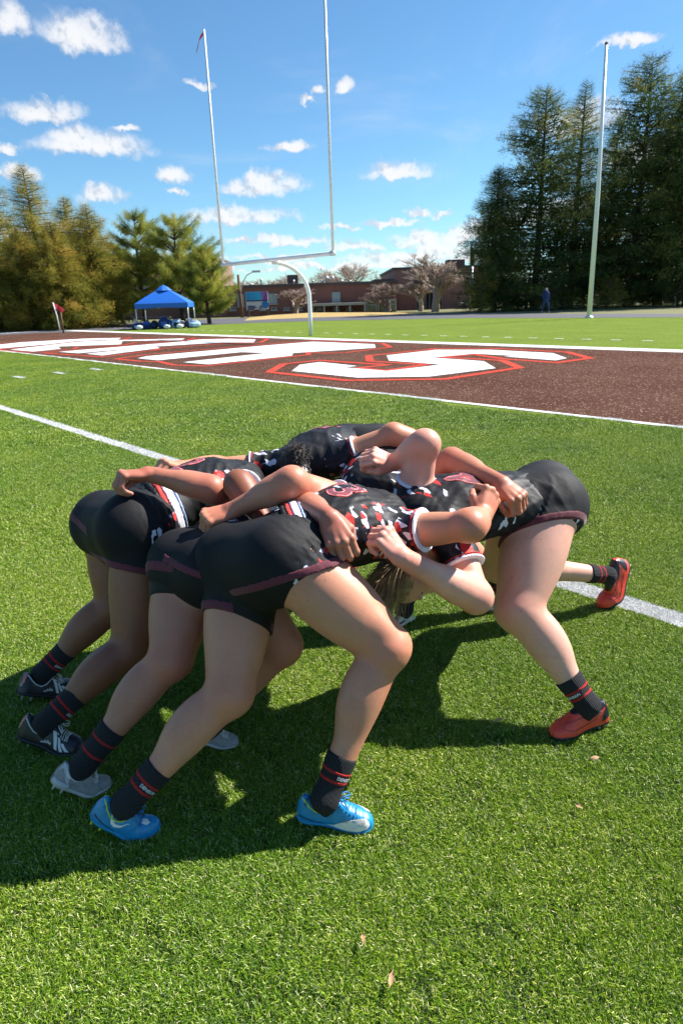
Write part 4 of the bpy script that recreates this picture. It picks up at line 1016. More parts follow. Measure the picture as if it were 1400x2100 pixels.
E_ = person('E', 'middle player of the right row, mostly hidden, arm over the fair player',
    dict(kR=(850, 1130, 2.72), hR=(738, 940, 2.90), kL=(930, 1100, 2.78), hL=(815, 942, 2.86), sL=(850, 1010, 2.40), sR=(740, 1000, 2.46),
         eL=(925, 945, 2.38), wL=(1026, 990, 2.12), eR=(720, 920, 2.80), wR=(694, 893, 2.95), _slv={'R': .4, 'L': .4}),
    dict(R=dict(heel=G(850, 1262, .03), toe=G(796, 1288, .006), style='white', label='white boot with black stripe and lime heel'),
         L=dict(heel=G(1060, 1232, .03), toe=G(998, 1250, .006), style='white', label='white boot behind the fair player\'s knee')),
    dict(L=dict(to=(1058, 1018, 2.06), up=(.25, -.75, .6), curl=(60, 70, 40)), R=dict(to=(668, 893, 2.93), up=(0, -.45, .9))),
    fat=1.0, hemw=False)
F_ = person('F', 'farthest player with a dark hair bun and both arms spread wide',
    dict(kR=(640, 1080, 3.0), hR=(696, 930, 3.05), kL=(740, 1080, 3.1), hL=(770, 928, 3.08), sR=(558, 958, 2.74), sL=(695, 942, 2.64),
         eR=(442, 958, 2.72), wR=(372, 958, 2.60), eL=(806, 892, 2.60), wL=(890, 915, 2.62), hd=(612, 992, 2.60), _slv={'R': .40, 'L': .35}),
    dict(R=dict(heel=G(600, 1190, .03), toe=G(560, 1215, .006), style='grey', label='grey boot at the back'),
         L=dict(heel=G(720, 1200, .03), toe=G(680, 1220, .006), style='grey', label='grey boot at the back')),
    dict(R=dict(to=(338, 950, 2.54), up=(-.1, -.25, .95), curl=(58, 70, 40))),
    fat=.98, hemw=False, number=('5', .55, .18), head=dict(crown=(-.25, -.75, -.55), face=(.1, .45, -.9)), hair='dark')
# blond hair hanging loose
c = D_; st = []
for i in range(1500):
    a, b = rng.uniform(-1.15, 1.15), rng.uniform(-.9, .9)
    p = c['HP'](.078 * math.sin(a * 1.4), -.062 - .03 * math.cos(a * 1.4) + .02 * abs(b), .01 + .085 * b)
    d = -c['face'] * .2 + c['ear'] * a * .6 + c['crown'] * .8 + rng.normal(size=3) * .22
    st.append((p, d, rng.uniform(.12, .26), .30, .22, rng.random()))
for i in range(60):
    p = c['HP'](rng.uniform(-.08, .08), .03 * rng.random(), .09); st.append((p, c['crown'] + rng.normal(size=3) * .5, rng.uniform(.08, .20), .12, .22, rng.random()))
strands('loose_hair', c, st, .00085)
c = F_; st = []
bun = at(608, 932, 2.60)
for i in range(500):
    d = nrm(rng.normal(size=3)); p = bun + d * .030; st.append((p, np.cross(d, nrm(rng.normal(size=3))) + d * .12, rng.uniform(.03, .07), .12, .8, rng.random()))
for i in range(240):
    p = c['HP'](rng.uniform(-.075, .075), -.05 - .03 * rng.random(), rng.uniform(-.03, .09)); st.append((p, nrm(bun - p) + rng.normal(size=3) * .15, np.linalg.norm(bun - p) * 1.0, 0, .1, rng.random()))
strands('hair_bun', c, st, .0013)
V_, F__ = sdf_mesh([ell(bun, (1, 0, 0), (0, 1, 0), (0, 0, 1), (.034, .034, .032), .01)], .004, warp=folds(5, .015, .004)); o = npmesh('hair_bun_core', V_ + c['OFF'], F__, M_hairdark, c['root'], True); mesh_attr(o, 'tint', np.full(len(V_), .2))
MB().tube([tuple(bun + c['OFF'] + np.array([.022 * math.cos(a), .022 * math.sin(a), -.02])) for a in np.linspace(0, 2 * PI, 16)], .004, 6).build('hair_tie', M_darkline, c['root'], True)
# ================================================================ buildings, poles, trees
M_brick = None
def brickmat(name, a, b, mortar, sc=1.0):
    m, t, p = material(name)
    tc = t.new('ShaderNodeTexCoord').outputs['Object']
    mp = t.n.new('ShaderNodeMapping'); mp.inputs['Rotation'].default_value = (PI / 2, 0, 0); t.l.new(tc, mp.inputs[0])
    br = t.new('ShaderNodeTexBrick'); br.inputs['Scale'].default_value = 4.0 * sc; t.l.new(mp.outputs[0], br.inputs['Vector'])
    t.put(br, 'Color1', a); t.put(br, 'Color2', b); t.put(br, 'Mortar', mortar); br.inputs['Mortar Size'].default_value = 0.012
    n = t.noise(tc, scale=0.35, detail=4)
    c = t.mix(t.math('MULTIPLY', t.sstep(n, 0.35, 0.75), 0.4), br.outputs['Color'], tuple(q * 0.6 for q in a))
    t.put(p, 'Base Color', c); p.inputs['Roughness'].default_value = 0.9; return m
M_brick = brickmat('red_brick', (0.20, 0.075, 0.055), (0.25, 0.10, 0.07), (0.28, 0.22, 0.19))
M_brick2 = brickmat('pink_brick', (0.30, 0.16, 0.135), (0.34, 0.19, 0.16), (0.34, 0.27, 0.24))
M_roof = simple('flat_roof', (0.05, 0.045, 0.045), 0.8); M_coping = simple('coping', (0.10, 0.07, 0.065), 0.7)
M_frame = simple('window_frame', (0.30, 0.33, 0.34), 0.6); M_conc = simple('pale_concrete', (0.42, 0.39, 0.36), 0.8); M_pipe = simple('roof_vent_metal', (0.75, 0.77, 0.80), 0.4, metal=0.3)
def glassmat(name, a, b):
    m, t, p = material(name); tc = t.new('ShaderNodeTexCoord').outputs['Object']
    t.put(p, 'Base Color', t.mix(t.noise(tc, scale=1.2, detail=2), a, b)); p.inputs['Roughness'].default_value = 0.12; return m
M_glass = glassmat('pale_window_glass', (0.22, 0.30, 0.32), (0.42, 0.52, 0.54)); M_dark = glassmat('dark_window_glass', (0.02, 0.025, 0.03), (0.06, 0.07, 0.08))
M_door = glassmat('entrance_glass', (0.10, 0.11, 0.06), (0.28, 0.30, 0.12))
def pxz(x, y, Y):
    q = at(x, y, Y); return q[0], q[2]
def window(b, x0, y0, x1, y1, Y, glass, org, mull=1):
    X0, Z1 = pxz(x0, y0, Y); X1, Z0 = pxz(x1, y1, Y); w_, h_ = X1 - X0, Z1 - Z0; ox, oy, oz = org
    g = MB(); t = 0.09
    for c, d in (((X0 + w_ / 2, Z1), (w_ + .1, t)), ((X0 + w_ / 2, Z0), (w_ + .1, t)), ((X0, (Z0 + Z1) / 2), (t, h_ - t)), ((X1, (Z0 + Z1) / 2), (t, h_ - t))):
        g.box((c[0] - ox, Y - .06 - oy, c[1] - oz), (d[0], .16, d[1]))
    for k in range(mull): g.box((X0 + w_ * (k + 1) / (mull + 1) - ox, Y - .05 - oy, (Z0 + Z1) / 2 - oz), (.07, .12, h_ - t))
    f = g.build('window', M_frame, b)
    MB().box((X0 + w_ / 2 - ox, Y - .02 - oy, (Z0 + Z1) / 2 - oz), (w_ - .05, .03, h_ - .05)).build('pane', glass, f)
    MB().box((X0 + w_ / 2 - ox, Y - .13 - oy, Z0 - .10 - oz), (w_ + .3, .24, .08)).build('sill', M_conc, f)
def block(name, label, x0, x1, ytop, Y, depth, mat, org=None):
    X0, Z = pxz(x0, ytop, Y); X1, _z = pxz(x1, ytop, Y); org = ((X0 + X1) / 2, Y, 0)
    b = thing(name, label, 'building', org)
    w_ = X1 - X0
    MB().box((0, depth / 2, Z / 2 - .05), (w_, depth, Z + .1)).build('wall', mat, b)
    MB().box((0, depth / 2, Z + .14), (w_ + .3, depth + .3, .28)).build('coping', M_coping, b)
    return b, org, Z
YB = 72
b1, o1, Zr = block('school_building', 'long low brick building with a flat roof and pale windows', 395, 812, 594, YB, 18, M_brick)
for (x0, y0, x1, y1) in [(487, 605, 501, 627), (551, 603, 568, 622), (600, 602, 612, 620), (681, 600, 697, 618)]: window(b1, x0, y0, x1, y1, YB, M_glass, o1)
for x in (478, 513, 540, 562, 588, 614, 655, 690, 716): window(b1, x - 5, 631, x + 5, 635, YB, M_dark, o1, 0)
def lx(x, Y=YB): return pxz(x, 620, Y)[0] - o1[0]
cz = pxz(690, 624, YB - 2)[1]
MB().box(((lx(640) + lx(748)) / 2, -1.2, cz), (lx(748) - lx(640), 2.4, .25)).build('walkway_canopy', M_conc, b1)
for x in (642, 665, 690, 716, 746): MB().box((lx(x), -2.2, cz / 2), (.16, .16, cz - .3)).build('canopy_post', M_conc, b1)
for x0, x1 in ((751, 772), (774, 797), (799, 812)):
    g = MB(); X0, X1 = lx(x0), lx(x1); zt = pxz(760, 616, YB)[1]
    g.box(((X0 + X1) / 2, -.05, zt), (X1 - X0, .3, .2)); g.box((X0 + .06, -.05, zt / 2), (.14, .28, zt - .2)); g.box((X1 - .06, -.05, zt / 2), (.14, .28, zt - .2)); g.box(((X0 + X1) / 2, -.05, zt * .62), (X1 - X0 - .3, .2, .1))
    f = g.build('entrance', M_conc, b1); MB().box(((X0 + X1) / 2, -.01, zt / 2), (X1 - X0 - .3, .04, zt - .2)).build('pane', M_door, f)
for x, w_, h_ in ((508, .5, .25), (530, .28, .8), (600, .2, .5), (627, .25, .35), (641, .2, .45), (661, .3, .35), (671, .36, .8), (683, .28, .8), (702, .35, .35), (720, .3, .3)):
    g = MB(); g.lathe([(w_ * .35, 0), (w_ * .35, h_ * .6), (w_ * .6, h_ * .62), (w_ * .6, h_ * .8), (w_ * .2, h_)], (lx(x), 4, Zr + .28), 10); g.build('roof_vent', M_pipe, b1, True)
g = MB().box((lx(596), 6, Zr + .9), (1.2, 1.2, .9)); g.build('roof_unit', M_coping, b1)
YC = 80
b2, o2, Z2_ = block('school_hall', 'taller pink brick hall behind the bare trees', 807, 1012, 554, YC, 22, M_brick2)
def l2(x): return pxz(x, 600, YC)[0] - o2[0]
g = MB().box(((l2(850) + l2(905)) / 2, -1.0, pxz(870, 577, YC)[1]), (l2(905) - l2(850), 2.0, 1.2)); g.build('overhang', M_coping, b2)
for x0, x1 in ((853, 868), (872, 888), (892, 905)):
    window(b2, x0, 600, x1, 636, YC, M_dark, o2, 1)
MB().box((l2(955), 8, Z2_ + .7), (2.2, 2, 1.2)).build('roof_unit', M_coping, b2)
MB().box(((l2(935) + l2(1000)) / 2, -2.5, pxz(960, 622, YC)[1]), (l2(1000) - l2(935), 3, .25)).build('walkway_canopy', M_conc, b2)
b3, o3, Z3_ = block('brick_wing', 'brick building showing between the pines on the left', 120, 436, 540, 74, 14, M_brick)
def l3(x): return pxz(x, 620, 74)[0] - o3[0]
for x in (150, 200, 268, 300, 352, 410): window(b3, x - 9, 556, x + 9, 590, 74, M_glass, o3)
b4, o4, Z4_ = block('low_wing', 'low pale roofed wing beside the hall entrance', 770, 806, 578, 78, 8, M_brick2)

# hoarding on the far building
M_ad = None
m, t, p = material('banner_print'); tc = t.new('ShaderNodeTexCoord').outputs['Object']
sx = t.n.new('ShaderNodeSeparateXYZ'); t.l.new(tc, sx.inputs[0])
wv = t.noise(tc, scale=1.6, detail=3, dist=1.5); cA = t.ramp(t.math('FRACT', t.math('MULTIPLY_ADD', wv, 0.5, t.math('MULTIPLY', sx.outputs[0], 0.35))), [(0.0, (0.03, 0.30, 0.62)), (0.35, (0.02, 0.45, 0.75)), (0.55, (0.35, 0.06, 0.32)), (0.65, (0.10, 0.06, 0.30)), (0.8, (0.02, 0.40, 0.70)), (1.0, (0.04, 0.25, 0.60))])
t.put(p, 'Base Color', cA); p.inputs['Roughness'].default_value = 0.5; M_ad = m
M_adw = simple('banner_white', (0.62, 0.62, 0.66), 0.5); M_adn = simple('banner_navy', (0.03, 0.04, 0.16), 0.5)
YA = 69
X0, ZT = pxz(503, 599, YA); X1, ZB_ = pxz(551, 634, YA); w_ = X1 - X0; h_ = ZT - ZB_
ad = thing('billboard', 'blue and white printed board hung in front of the low brick building', 'billboard', ((X0 + X1) / 2, YA, 0))
MB().box((0, 0, ZB_ + h_ / 2), (w_, .10, h_)).build('panel', M_adw, ad)
MB().box((0, -.07, ZT - h_ * .24), (w_ - .1, .04, h_ * .46)).build('picture', M_ad, ad)
MB().box((0, -.075, ZT - h_ * .505), (w_ - .1, .035, h_ * .07)).build('caption_band', M_adn, ad)
g = MB()
for i, (a, b_, zz) in enumerate([(-.44, -.10, .60), (-.44, -.02, .68), (-.44, -.14, .76), (.10, .26, .62), (.06, .24, .72)]): g.box(((a + b_) / 2 * w_, -.07, ZT - zz * h_ - .35), ((b_ - a) * w_, .03, .10))
g.build('print_lines', M_adn, ad)
MB().lathe([(.36, 0), (.36, .03)], (0, 0, 0), 16).build('round_logo', simple('logo_blue', (.02, .20, .55), .5), ad).matrix_local = Matrix.Translation((w_ * .36, -.06, ZT - h_ * .74)) @ Matrix.Rotation(PI / 2, 4, 'X')
for sx_ in (-.42, .42): MB().box((sx_ * w_, .1, ZB_ / 2), (.15, .1, ZB_ + h_ * .5)).build('post', M_coping, ad)

M_wood = simple('pole_wood', (0.16, 0.085, 0.055), 0.9); M_galv = simple('galvanised', (0.60, 0.61, 0.62), 0.4, metal=0.4)
M_pole = simple('white_gloss_paint', (0.78, 0.78, 0.79), 0.28, var=0.04)
q = at(497, 652, 66); zt = at(494, 563, 66)[2]
up_ = thing('utility_pole', 'brown wooden pole with a curved lamp arm by the billboard', 'pole', (q[0], q[1], 0))
MB().tube([(0, 0, 0), (-.05, 0, zt / 2), (-.1, 0, zt)], [.17, .15, .12], 10).build('post', M_wood, up_, True)
zz = at(497, 592, 66)[2]; MB().tube([(0, -.1, zz - .6), (.3, -.3, zz + .5), (.8, -.5, zz + 1.2), (1.5, -.6, zz + 1.5)], .045, 8).build('lamp_arm', M_galv, up_, True)
MB().box((1.75, -.6, zz + 1.5), (.8, .3, .18)).build('lamp_head', M_galv, up_)
q = at(964, 640, 68); zt = at(964, 508, 68)[2]
st_ = thing('chimney_pole', 'tall thin dark stack in front of the hall', 'pole', (q[0], q[1], 0))
MB().tube([(0, 0, 0), (0, 0, zt * .72)], .16, 10).build('post', M_galv, st_, True); MB().tube([(0, 0, zt * .72), (0, 0, zt)], .22, 10).build('top_sleeve', M_roof, st_, True)

# goal posts: gooseneck, crossbar, two uprights
gc = fn * (DG + 9.144 + .1) + fu * CX
ga = thing('goal_post', 'white gooseneck goal with crossbar and two tall uprights behind the end line', 'goal', tuple(gc))
bs = fn * 1.82
gp = [bs + [0, 0, 0], bs + [0, 0, .8], bs + [0, 0, 1.6]] + [bs * (.5 + .5 * math.cos(a)) * 1.0 + np.array([0, 0, 1.6 + 1.32 * math.sin(a)]) + 0 * bs for a in np.linspace(0, PI / 2, 12)][1:]
gp = [bs, bs + [0, 0, .8], bs + [0, 0, 1.55]] + [bs * math.cos(a) + np.array([0, 0, 1.55 + 1.38 * math.sin(a)]) for a in np.linspace(.12, PI / 2, 12)]
MB().tube(gp, .085, 16).build('gooseneck', M_pole, ga, True)
MB().tube([fu * -3.555 + [0, 0, 3.02], fu * 3.555 + [0, 0, 3.02]], .075, 14).build('crossbar', M_pole, ga, True)
for s_ in (-1, 1):
    MB().tube([fu * 3.555 * s_ + [0, 0, 3.02], fu * 3.555 * s_ + [0, 0, 11.7 if s_ < 0 else 11.9]], [.052, .046], 12).build('upright', M_pole, ga, True)
    MB().tube([fu * 3.63 * s_ + [0, 0, 3.02], fu * 3.45 * s_ + [0, 0, 3.02]], .088, 14).build('end_collar', M_galv, ga, True)
g = MB(); p0 = fu * -3.555 + np.array([0, 0, 11.65]); p1 = p0 + [-.16, -.1, -.28]; p2 = p0 + [-.34, -.12, -.72]
g.add([p0 + [0, 0, .03], p1 + [0, 0, .07], p2 + [0, 0, .05], p2 - [.02, 0, .10], p1 - [.04, 0, .08], p0 - [0, 0, .10]], [(0, 1, 4, 5), (1, 2, 3, 4)])
g.build('wind_ribbon', M_redc0 := simple('ribbon_red', (0.55, 0.03, 0.03), 0.6), ga)
q = ground(1207, 652); zt = 13.3
ns = thing('net_pole', 'tall white tapered pole in front of the dark evergreens', 'pole', tuple(q))
MB().tube([(0, 0, 0), (-.12, 0, zt * .5), (-.35, 0, zt)], [.14, .11, .07], 14).build('post', M_pole, ns, True); MB().lathe([(.22, 0), (.22, .06), (.15, .12)], (0, 0, 0), 14).build('base_collar', M_galv, ns); MB().lathe([(.09, 0), (.09, .05), (.02, .12)], (-.35, 0, zt), 10).build('cap', M_roof, ns)
q = ground(125, 685); cf = thing('corner_flag', 'short white corner post with a red flag at the end zone corner', 'flag', tuple(q))
MB().tube([(0, 0, 0), (-.05, 0, 1.0), (-.16, 0, 1.75)], .035, 8).build('pole', M_pole, cf, True)
MB().add([(-.16, 0, 1.75), (.05, .1, 1.62), (.42, .1, 1.35), (.30, 0, 1.18), (.0, 0, 1.3), (-.12, 0, 1.40)], [(0, 1, 4, 5), (1, 2, 3, 4)]) 
g = MB(); g.add([(-.16, 0, 1.75), (.05, .1, 1.62), (.42, .1, 1.35), (.30, 0, 1.18), (.0, 0, 1.3), (-.12, 0, 1.40)], [(0, 1, 4, 5), (1, 2, 3, 4)]); g.build('flag', M_redc0, cf)
q = ground(131, 683); cg = thing('marker_post', 'thin grey marker post beside the corner flag', 'post', tuple(q)); MB().tube([(0, 0, 0), (.02, 0, 1.3)], .05, 8).build('post', M_wood, cg, True)

# blue canopy tent
M_tent = simple('tent_blue', (0.008, 0.12, 0.50), 0.55, var=0.12, scale=3, bump=.2, bscale=4)
YT = 42
q0, q1 = at(271, 678, YT), at(393, 668, YT); wt = (q1[0] - q0[0]); cx_, cy_ = (q0[0] + q1[0]) / 2, YT + wt / 2 * .8
tt = thing('canopy_tent', 'blue pop up canopy tent with a peaked top on four thin legs', 'tent', (cx_, cy_, 0), .06)
he, hp_ = at(330, 622, YT)[2], at(330, 588, YT + 1.5)[2]; a = wt / 2 * .87; dpt = a * .8
def roofpt(x, y):
    m_ = max(abs(x) / a, abs(y) / dpt); return (x, y, he + (hp_ - he) * (1 - m_) ** .9 * (1.0) + .0)
g = MB(); N = 8
for k in range(N):
    m0, m1 = 1 - k / N, 1 - (k + 1) / N; z0, z1 = he + (hp_ - he) * (1 - m0) ** .92, he + (hp_ - he) * (1 - m1) ** .92
    c0 = [(-a * m0, -dpt * m0, z0), (a * m0, -dpt * m0, z0), (a * m0, dpt * m0, z0), (-a * m0, dpt * m0, z0)]; c1 = [(-a * m1, -dpt * m1, z1), (a * m1, -dpt * m1, z1), (a * m1, dpt * m1, z1), (-a * m1, dpt * m1, z1)]
    g.add(c0 + c1, [(i, (i + 1) % 4, 4 + (i + 1) % 4, 4 + i) for i in range(4)])
roof = g.build('canopy', M_tent, tt, False)
g = MB()
for (xa, ya, xb, yb) in ((-a, -dpt, a, -dpt), (a, -dpt, a, dpt), (a, dpt, -a, dpt), (-a, dpt, -a, -dpt)): g.add([(xa, ya, he), (xb, yb, he), (xb, yb, he - .30), ((xa + xb) / 2, (ya + yb) / 2, he - .26), (xa, ya, he - .30)], [(0, 1, 2, 3, 4)])
g.build('valance', M_tent, roof)
g = MB(); g.lathe([(.55, 0), (.30, .20), (.03, .34)], (0, 0, hp_ - .24), 8); g.build('vent_cap', M_tent, roof)
for x, y in ((-a, -dpt), (a, -dpt), (-a, dpt), (a, dpt)): MB().tube([(x * .99, y * .99, 0), (x * .97, y * .97, he)], .035, 8).build('leg', M_galv, tt, True)
M_nav = simple('navy_cloth', (0.015, 0.03, 0.12), 0.8); M_bl = simple('blue_cloth', (0.03, 0.12, 0.42), 0.7); M_blk = simple('black_cloth', (0.015, 0.015, 0.02), 0.8); M_wh = simple('white_plastic', (0.65, 0.68, 0.72), 0.5); M_lb = simple('pale_blue_cloth', (0.25, 0.42, 0.62), 0.7)
def bag(name, label, cat, x, y, Y, w_, h_, mt, mt2, seed):
    q = ground(x, y); q = at(x, y, Y); r = np.random.default_rng(seed)
    w_ *= .8; h_ *= .8
    t_ = thing(name, label, cat, (q[0], Y, 0), r.random() * .8, 'kit bags and helmets under the tent' if cat == 'bag' else None)
    V, F = sdf_mesh([ell((0, 0, h_ * .42), (1, .2, 0), (-.2, 1, 0), (0, 0, 1), (w_ * .5, w_ * .32, h_ * .5), .08), ell((w_ * .2, .05, h_ * .62), (1, 0, 0), (0, 1, 0), (0, 0, 1), (w_ * .28, w_ * .25, h_ * .36), .08), ell((-w_ * .25, -.05, h_ * .35), (1, 0, 0), (0, 1, 0), (0, 0, 1), (w_ * .26, w_ * .25, h_ * .34), .08)], .03, warp=folds(seed, .2, .02))
    npmesh('bag_body', V, F, mt, t_, True)
    MB().tube([(w_ * .3 * math.cos(a), w_ * .1, h_ * .8 + w_ * .18 * math.sin(a)) for a in np.linspace(0, PI, 7)], .025, 6).build('handle', mt2, t_, True)
    MB().box((0, -w_ * .33, h_ * .4), (w_ * .5, .05, h_ * .4)).build('pocket', mt2, t_)
for i, (x, y, Y, w_, h_, a_, b_, lab) in enumerate([(284, 678, 42.0, .9, .55, M_nav, M_lb, 'navy kit bag with a pale pocket at the left front tent leg'), (300, 677, 42.4, 1.1, .6, M_bl, M_nav, 'blue slumped kit bag beside the navy one'), (318, 676, 42.5, .6, .65, M_blk, M_nav, 'upright black backpack under the tent'),
        (337, 675, 42.4, .9, .9, M_nav, M_bl, 'tall navy and blue backpack in the middle of the pile'), (347, 675, 42.8, .7, .7, M_bl, M_wh, 'blue bag leaning on the tall backpack'), (362, 673, 42.6, .7, .75, M_lb, M_blk, 'pale blue bag right of the middle of the pile'),
        (374, 672, 42.5, .8, .5, M_blk, M_wh, 'black bag with a white pocket near the right front leg'), (390, 670, 42.6, .7, .75, M_nav, M_lb, 'dark bag standing at the right front tent leg'), (401, 669, 42.5, .9, .5, M_lb, M_wh, 'pale bag lying outside the right tent legs')]):
    bag('kit_bag', lab, 'bag', x, y, Y, w_, h_, a_, b_, 30 + i)
for i, (x, Y, lab) in enumerate([(287, 41.6, 'white ball at the foot of the left tent leg'), (344, 41.8, 'white ball in front of the middle bags'), (370, 41.9, 'white ball by the right half of the bags')]):
    q = at(x, 679, Y); V, F = sdf_mesh([ell((0, 0, .14), (1, .3, 0), (-.3, 1, 0), (0, 0, 1), (.22, .14, .14), .01)], .03); b_ = thing('ball', lab, 'ball', (q[0], Y, 0), 0, 'balls lying under the tent'); npmesh('ball_skin', V, F, M_wh, b_, True); MB().tube([(-.1, -.13, .16), (.1, -.13, .16)], .012, 5).build('lacing', M_blk, b_)
tb_ = at(330, 662, 46); bt = thing('bench', 'low dark bench at the back of the tent', 'bench', (tb_[0] - .6, 46, 0)); MB().box((0, 0, .62), (2.6, .4, .08)).build('seat', M_roof, bt)
for x in (-1.1, 1.1): MB().box((x, 0, .3), (.08, .36, .56)).build('leg', M_galv, bt)

# walker on the track
q = ground(1117, 641); wk = thing('person', 'walker in a navy jacket and blue jeans in front of the dark evergreens', 'person', tuple(q), 0)
bp = [cap((0, 0, 1.05), (0, .02, 1.40), .17, .19, .08), cap((0, 0, .95), (.02, 0, 1.0), .16, .16, .06), cap((.06, -.05, .92), (.16, -.2, .50), .10, .07, .04), cap((.16, -.2, .50), (.22, -.12, .08), .065, .045, .03), cap((-.06, .05, .92), (-.12, .12, .50), .10, .07, .04), cap((-.12, .12, .5), (-.16, .35, .10), .065, .045, .03),
      cap((.20, 0, 1.40), (.26, .10, 1.12), .06, .05, .04), cap((.26, .10, 1.12), (.24, -.10, .92), .05, .035, .03), cap((-.20, 0, 1.40), (-.25, -.05, 1.12), .06, .05, .04), cap((-.25, -.05, 1.12), (-.22, -.22, .95), .05, .035, .03), cap((0, 0, 1.42), (0, 0, 1.56), .06, .06, .03), ell((0, -.01, 1.64), (1, 0, 0), (0, 1, 0), (0, 0, 1), (.085, .10, .12), .03), cap((.22, -.12, .06), (.24, -.28, .04), .045, .03, .02), cap((-.16, .35, .08), (-.15, .20, .04), .045, .03, .02)]
V, F = sdf_mesh(bp, .02); npmesh('body', V, F, SK['D'], wk, True)
V, F = sdf_mesh(bp[0:1] + bp[6:10], .02, grow=.02, warp=folds(3, .12, .01)); npmesh('jacket', V, F, M_nav, wk, True)
V, F = sdf_mesh(bp[1:6], .02, grow=.018, warp=folds(4, .12, .01)); npmesh('jeans', V, F, simple('denim', (0.03, 0.07, 0.17), .85), wk, True)
V, F = sdf_mesh([ell((0, .01, 1.69), (1, 0, 0), (0, 1, 0), (0, 0, 1), (.095, .11, .09), .03)], .02); npmesh('cap', V, F, M_wh, wk, True)

# ---------------------------------------------------------------- trees
def leafmat(name, stops, trans=0.25):
    m, t, p = material(name); m.node_tree.nodes.remove(p)
    at_ = t.n.new('ShaderNodeAttribute'); at_.attribute_name = 'tint'; c = t.ramp(at_.outputs['Fac'], stops)
    d = t.new('ShaderNodeBsdfDiffuse', ins={'Color': c}); tr = t.new('ShaderNodeBsdfTranslucent', ins={'Color': c}); mx = t.new('ShaderNodeMixShader', ins={0: trans, 1: d.outputs[0], 2: tr.outputs[0]})
    t.l.new(mx.outputs[0], [n for n in t.n if n.type == 'OUTPUT_MATERIAL'][0].inputs[0]); return m
M_fol_l = leafmat('olive_needles', [(0, (0.10, 0.11, 0.022)), (.35, (0.22, 0.225, 0.04)), (.7, (0.38, 0.32, 0.055)), (1, (0.50, 0.32, 0.07))], .5)
M_fol_p = leafmat('pine_needles', [(0, (0.08, 0.14, 0.05)), (.4, (0.24, 0.28, 0.055)), (.75, (0.42, 0.41, 0.07)), (1, (0.50, 0.43, 0.09))], .5)
M_fol_r = leafmat('dark_needles', [(0, (0.032, 0.060, 0.024)), (.45, (0.08, 0.125, 0.040)), (.82, (0.17, 0.21, 0.055)), (1, (0.36, 0.31, 0.09))], .5)
M_bark = simple('bark', (0.075, 0.052, 0.038), 0.95, var=.4, scale=6, bump=.6, bscale=12); M_barkp = simple('pale_bark', (0.40, 0.31, 0.25), 0.95, var=.3, scale=5); M_twig = simple('twigs', (0.30, 0.215, 0.175), 0.95, var=.3, scale=2)
def conifer(name, label, cat, base, Hh, R, mat, seed, group, n_br=90, low=.06, clump=.42, per=34, droop=.25, puff=1.0, top=1.0, shape=.85, lean=0.0, dens=1.0, whorl=0, wd=1.0):
    r = np.random.default_rng(seed); t_ = thing(name, label, cat, (base[0], base[1], 0), 0, group)
    bend = np.array([r.normal() * .15, r.normal() * .15])
    def axis(z): return np.array([bend[0] * math.sin(z / Hh * 3) + lean * z, bend[1] * math.sin(z / Hh * 2.4), z])
    g = MB(); zs = np.linspace(0, Hh * .97, 14); r0 = .016 * Hh + .06
    g.tube([axis(z) for z in zs], [r0 * (1 - z / Hh) ** .8 + .02 for z in zs], 8)
    g.build('trunk', M_bark, t_, True)
    gb = MB(); V = []; T = []
    for i in range(n_br):
        u = (i + r.random()) / n_br
        if whorl: u = (math.floor(u * whorl) + .5 + r.normal() * .10) / whorl; u = min(max(u, 0), .995)
        z = Hh * (low + (1 - low) * u ** .92)
        L = R * ((1 - u) ** shape * (0.52 + .66 * r.random()) + .05) * (1.0 if u > .12 else .6 + 3.3 * u)
        if r.random() < .10: L *= .5
        az = i * 2.399 + r.normal() * .35; d = np.array([math.cos(az), math.sin(az), 0])
        rise = (.30 + .35 * u) - droop; p0 = axis(z); pts = [p0 + d * L * s_ + np.array([0, 0, L * (rise * s_ - droop * .55 * s_ * s_ + .10 * s_ ** 3)]) for s_ in np.linspace(0, 1, 6)]
        gb.tube(pts, [.05 * (1 - s_) * (.4 + L / R) + .012 for s_ in np.linspace(0, 1, 6)], 4, False)
        m = int(per * 1.25 * (.35 + L / R * 1.3) * dens); s_ = r.random(m) ** .62 * 1.02
        s_ = np.maximum(s_, .45 if whorl else (.12 if u > .4 else .3))
        P = np.stack([np.interp(s_, np.linspace(0, 1, 6), [p[k] for p in pts]) for k in range(3)], 1)
        side = np.array([-d[1], d[0], 0]); wd = L * .30 * (1.15 - s_)[:, None] * puff
        P += side * r.normal(size=(m, 1)) * wd * .75 + np.array([0, 0, 1]) * (r.normal(size=(m, 1)) * ((.10 + .09 * puff) if not whorl else .10) - .06) * (clump / .42)
        tint0 = np.clip(.5 + r.normal() * .22, 0, 1)
        # each clump: three crossed slim needle sprays
        for k in range(3):
            a_ = r.normal(size=(m, 3)) * .8 + d * .9 + np.array([0, 0, .15]); a_ /= np.linalg.norm(a_, axis=1)[:, None]
            b_ = np.cross(a_, r.normal(size=(m, 3))); b_ /= np.linalg.norm(b_, axis=1)[:, None] + 1e-9
            ln = clump * (.45 + .7 * r.random((m, 1))); wdt = ln * (.07 + .09 * r.random((m, 1))) * wd
            q = np.stack([P - b_ * wdt * .5, P + a_ * ln * .55 + b_ * wdt * -.9, P + a_ * ln, P + a_ * ln * .5 + b_ * wdt * .9], 1)
            V.append(q.reshape(-1, 3)); T.append(np.repeat(np.clip(tint0 + r.normal(size=m) * .22, 0, 1), 4))
    gb.build('branches', M_bark, t_, True)
    V = np.concatenate(V); o = npmesh('crown', V, np.arange(len(V)).reshape(-1, 4), mat, t_); mesh_attr(o, 'tint', np.concatenate(T)); o['kind'] = 'stuff' if False else 'part'; del o['kind']
    return t_
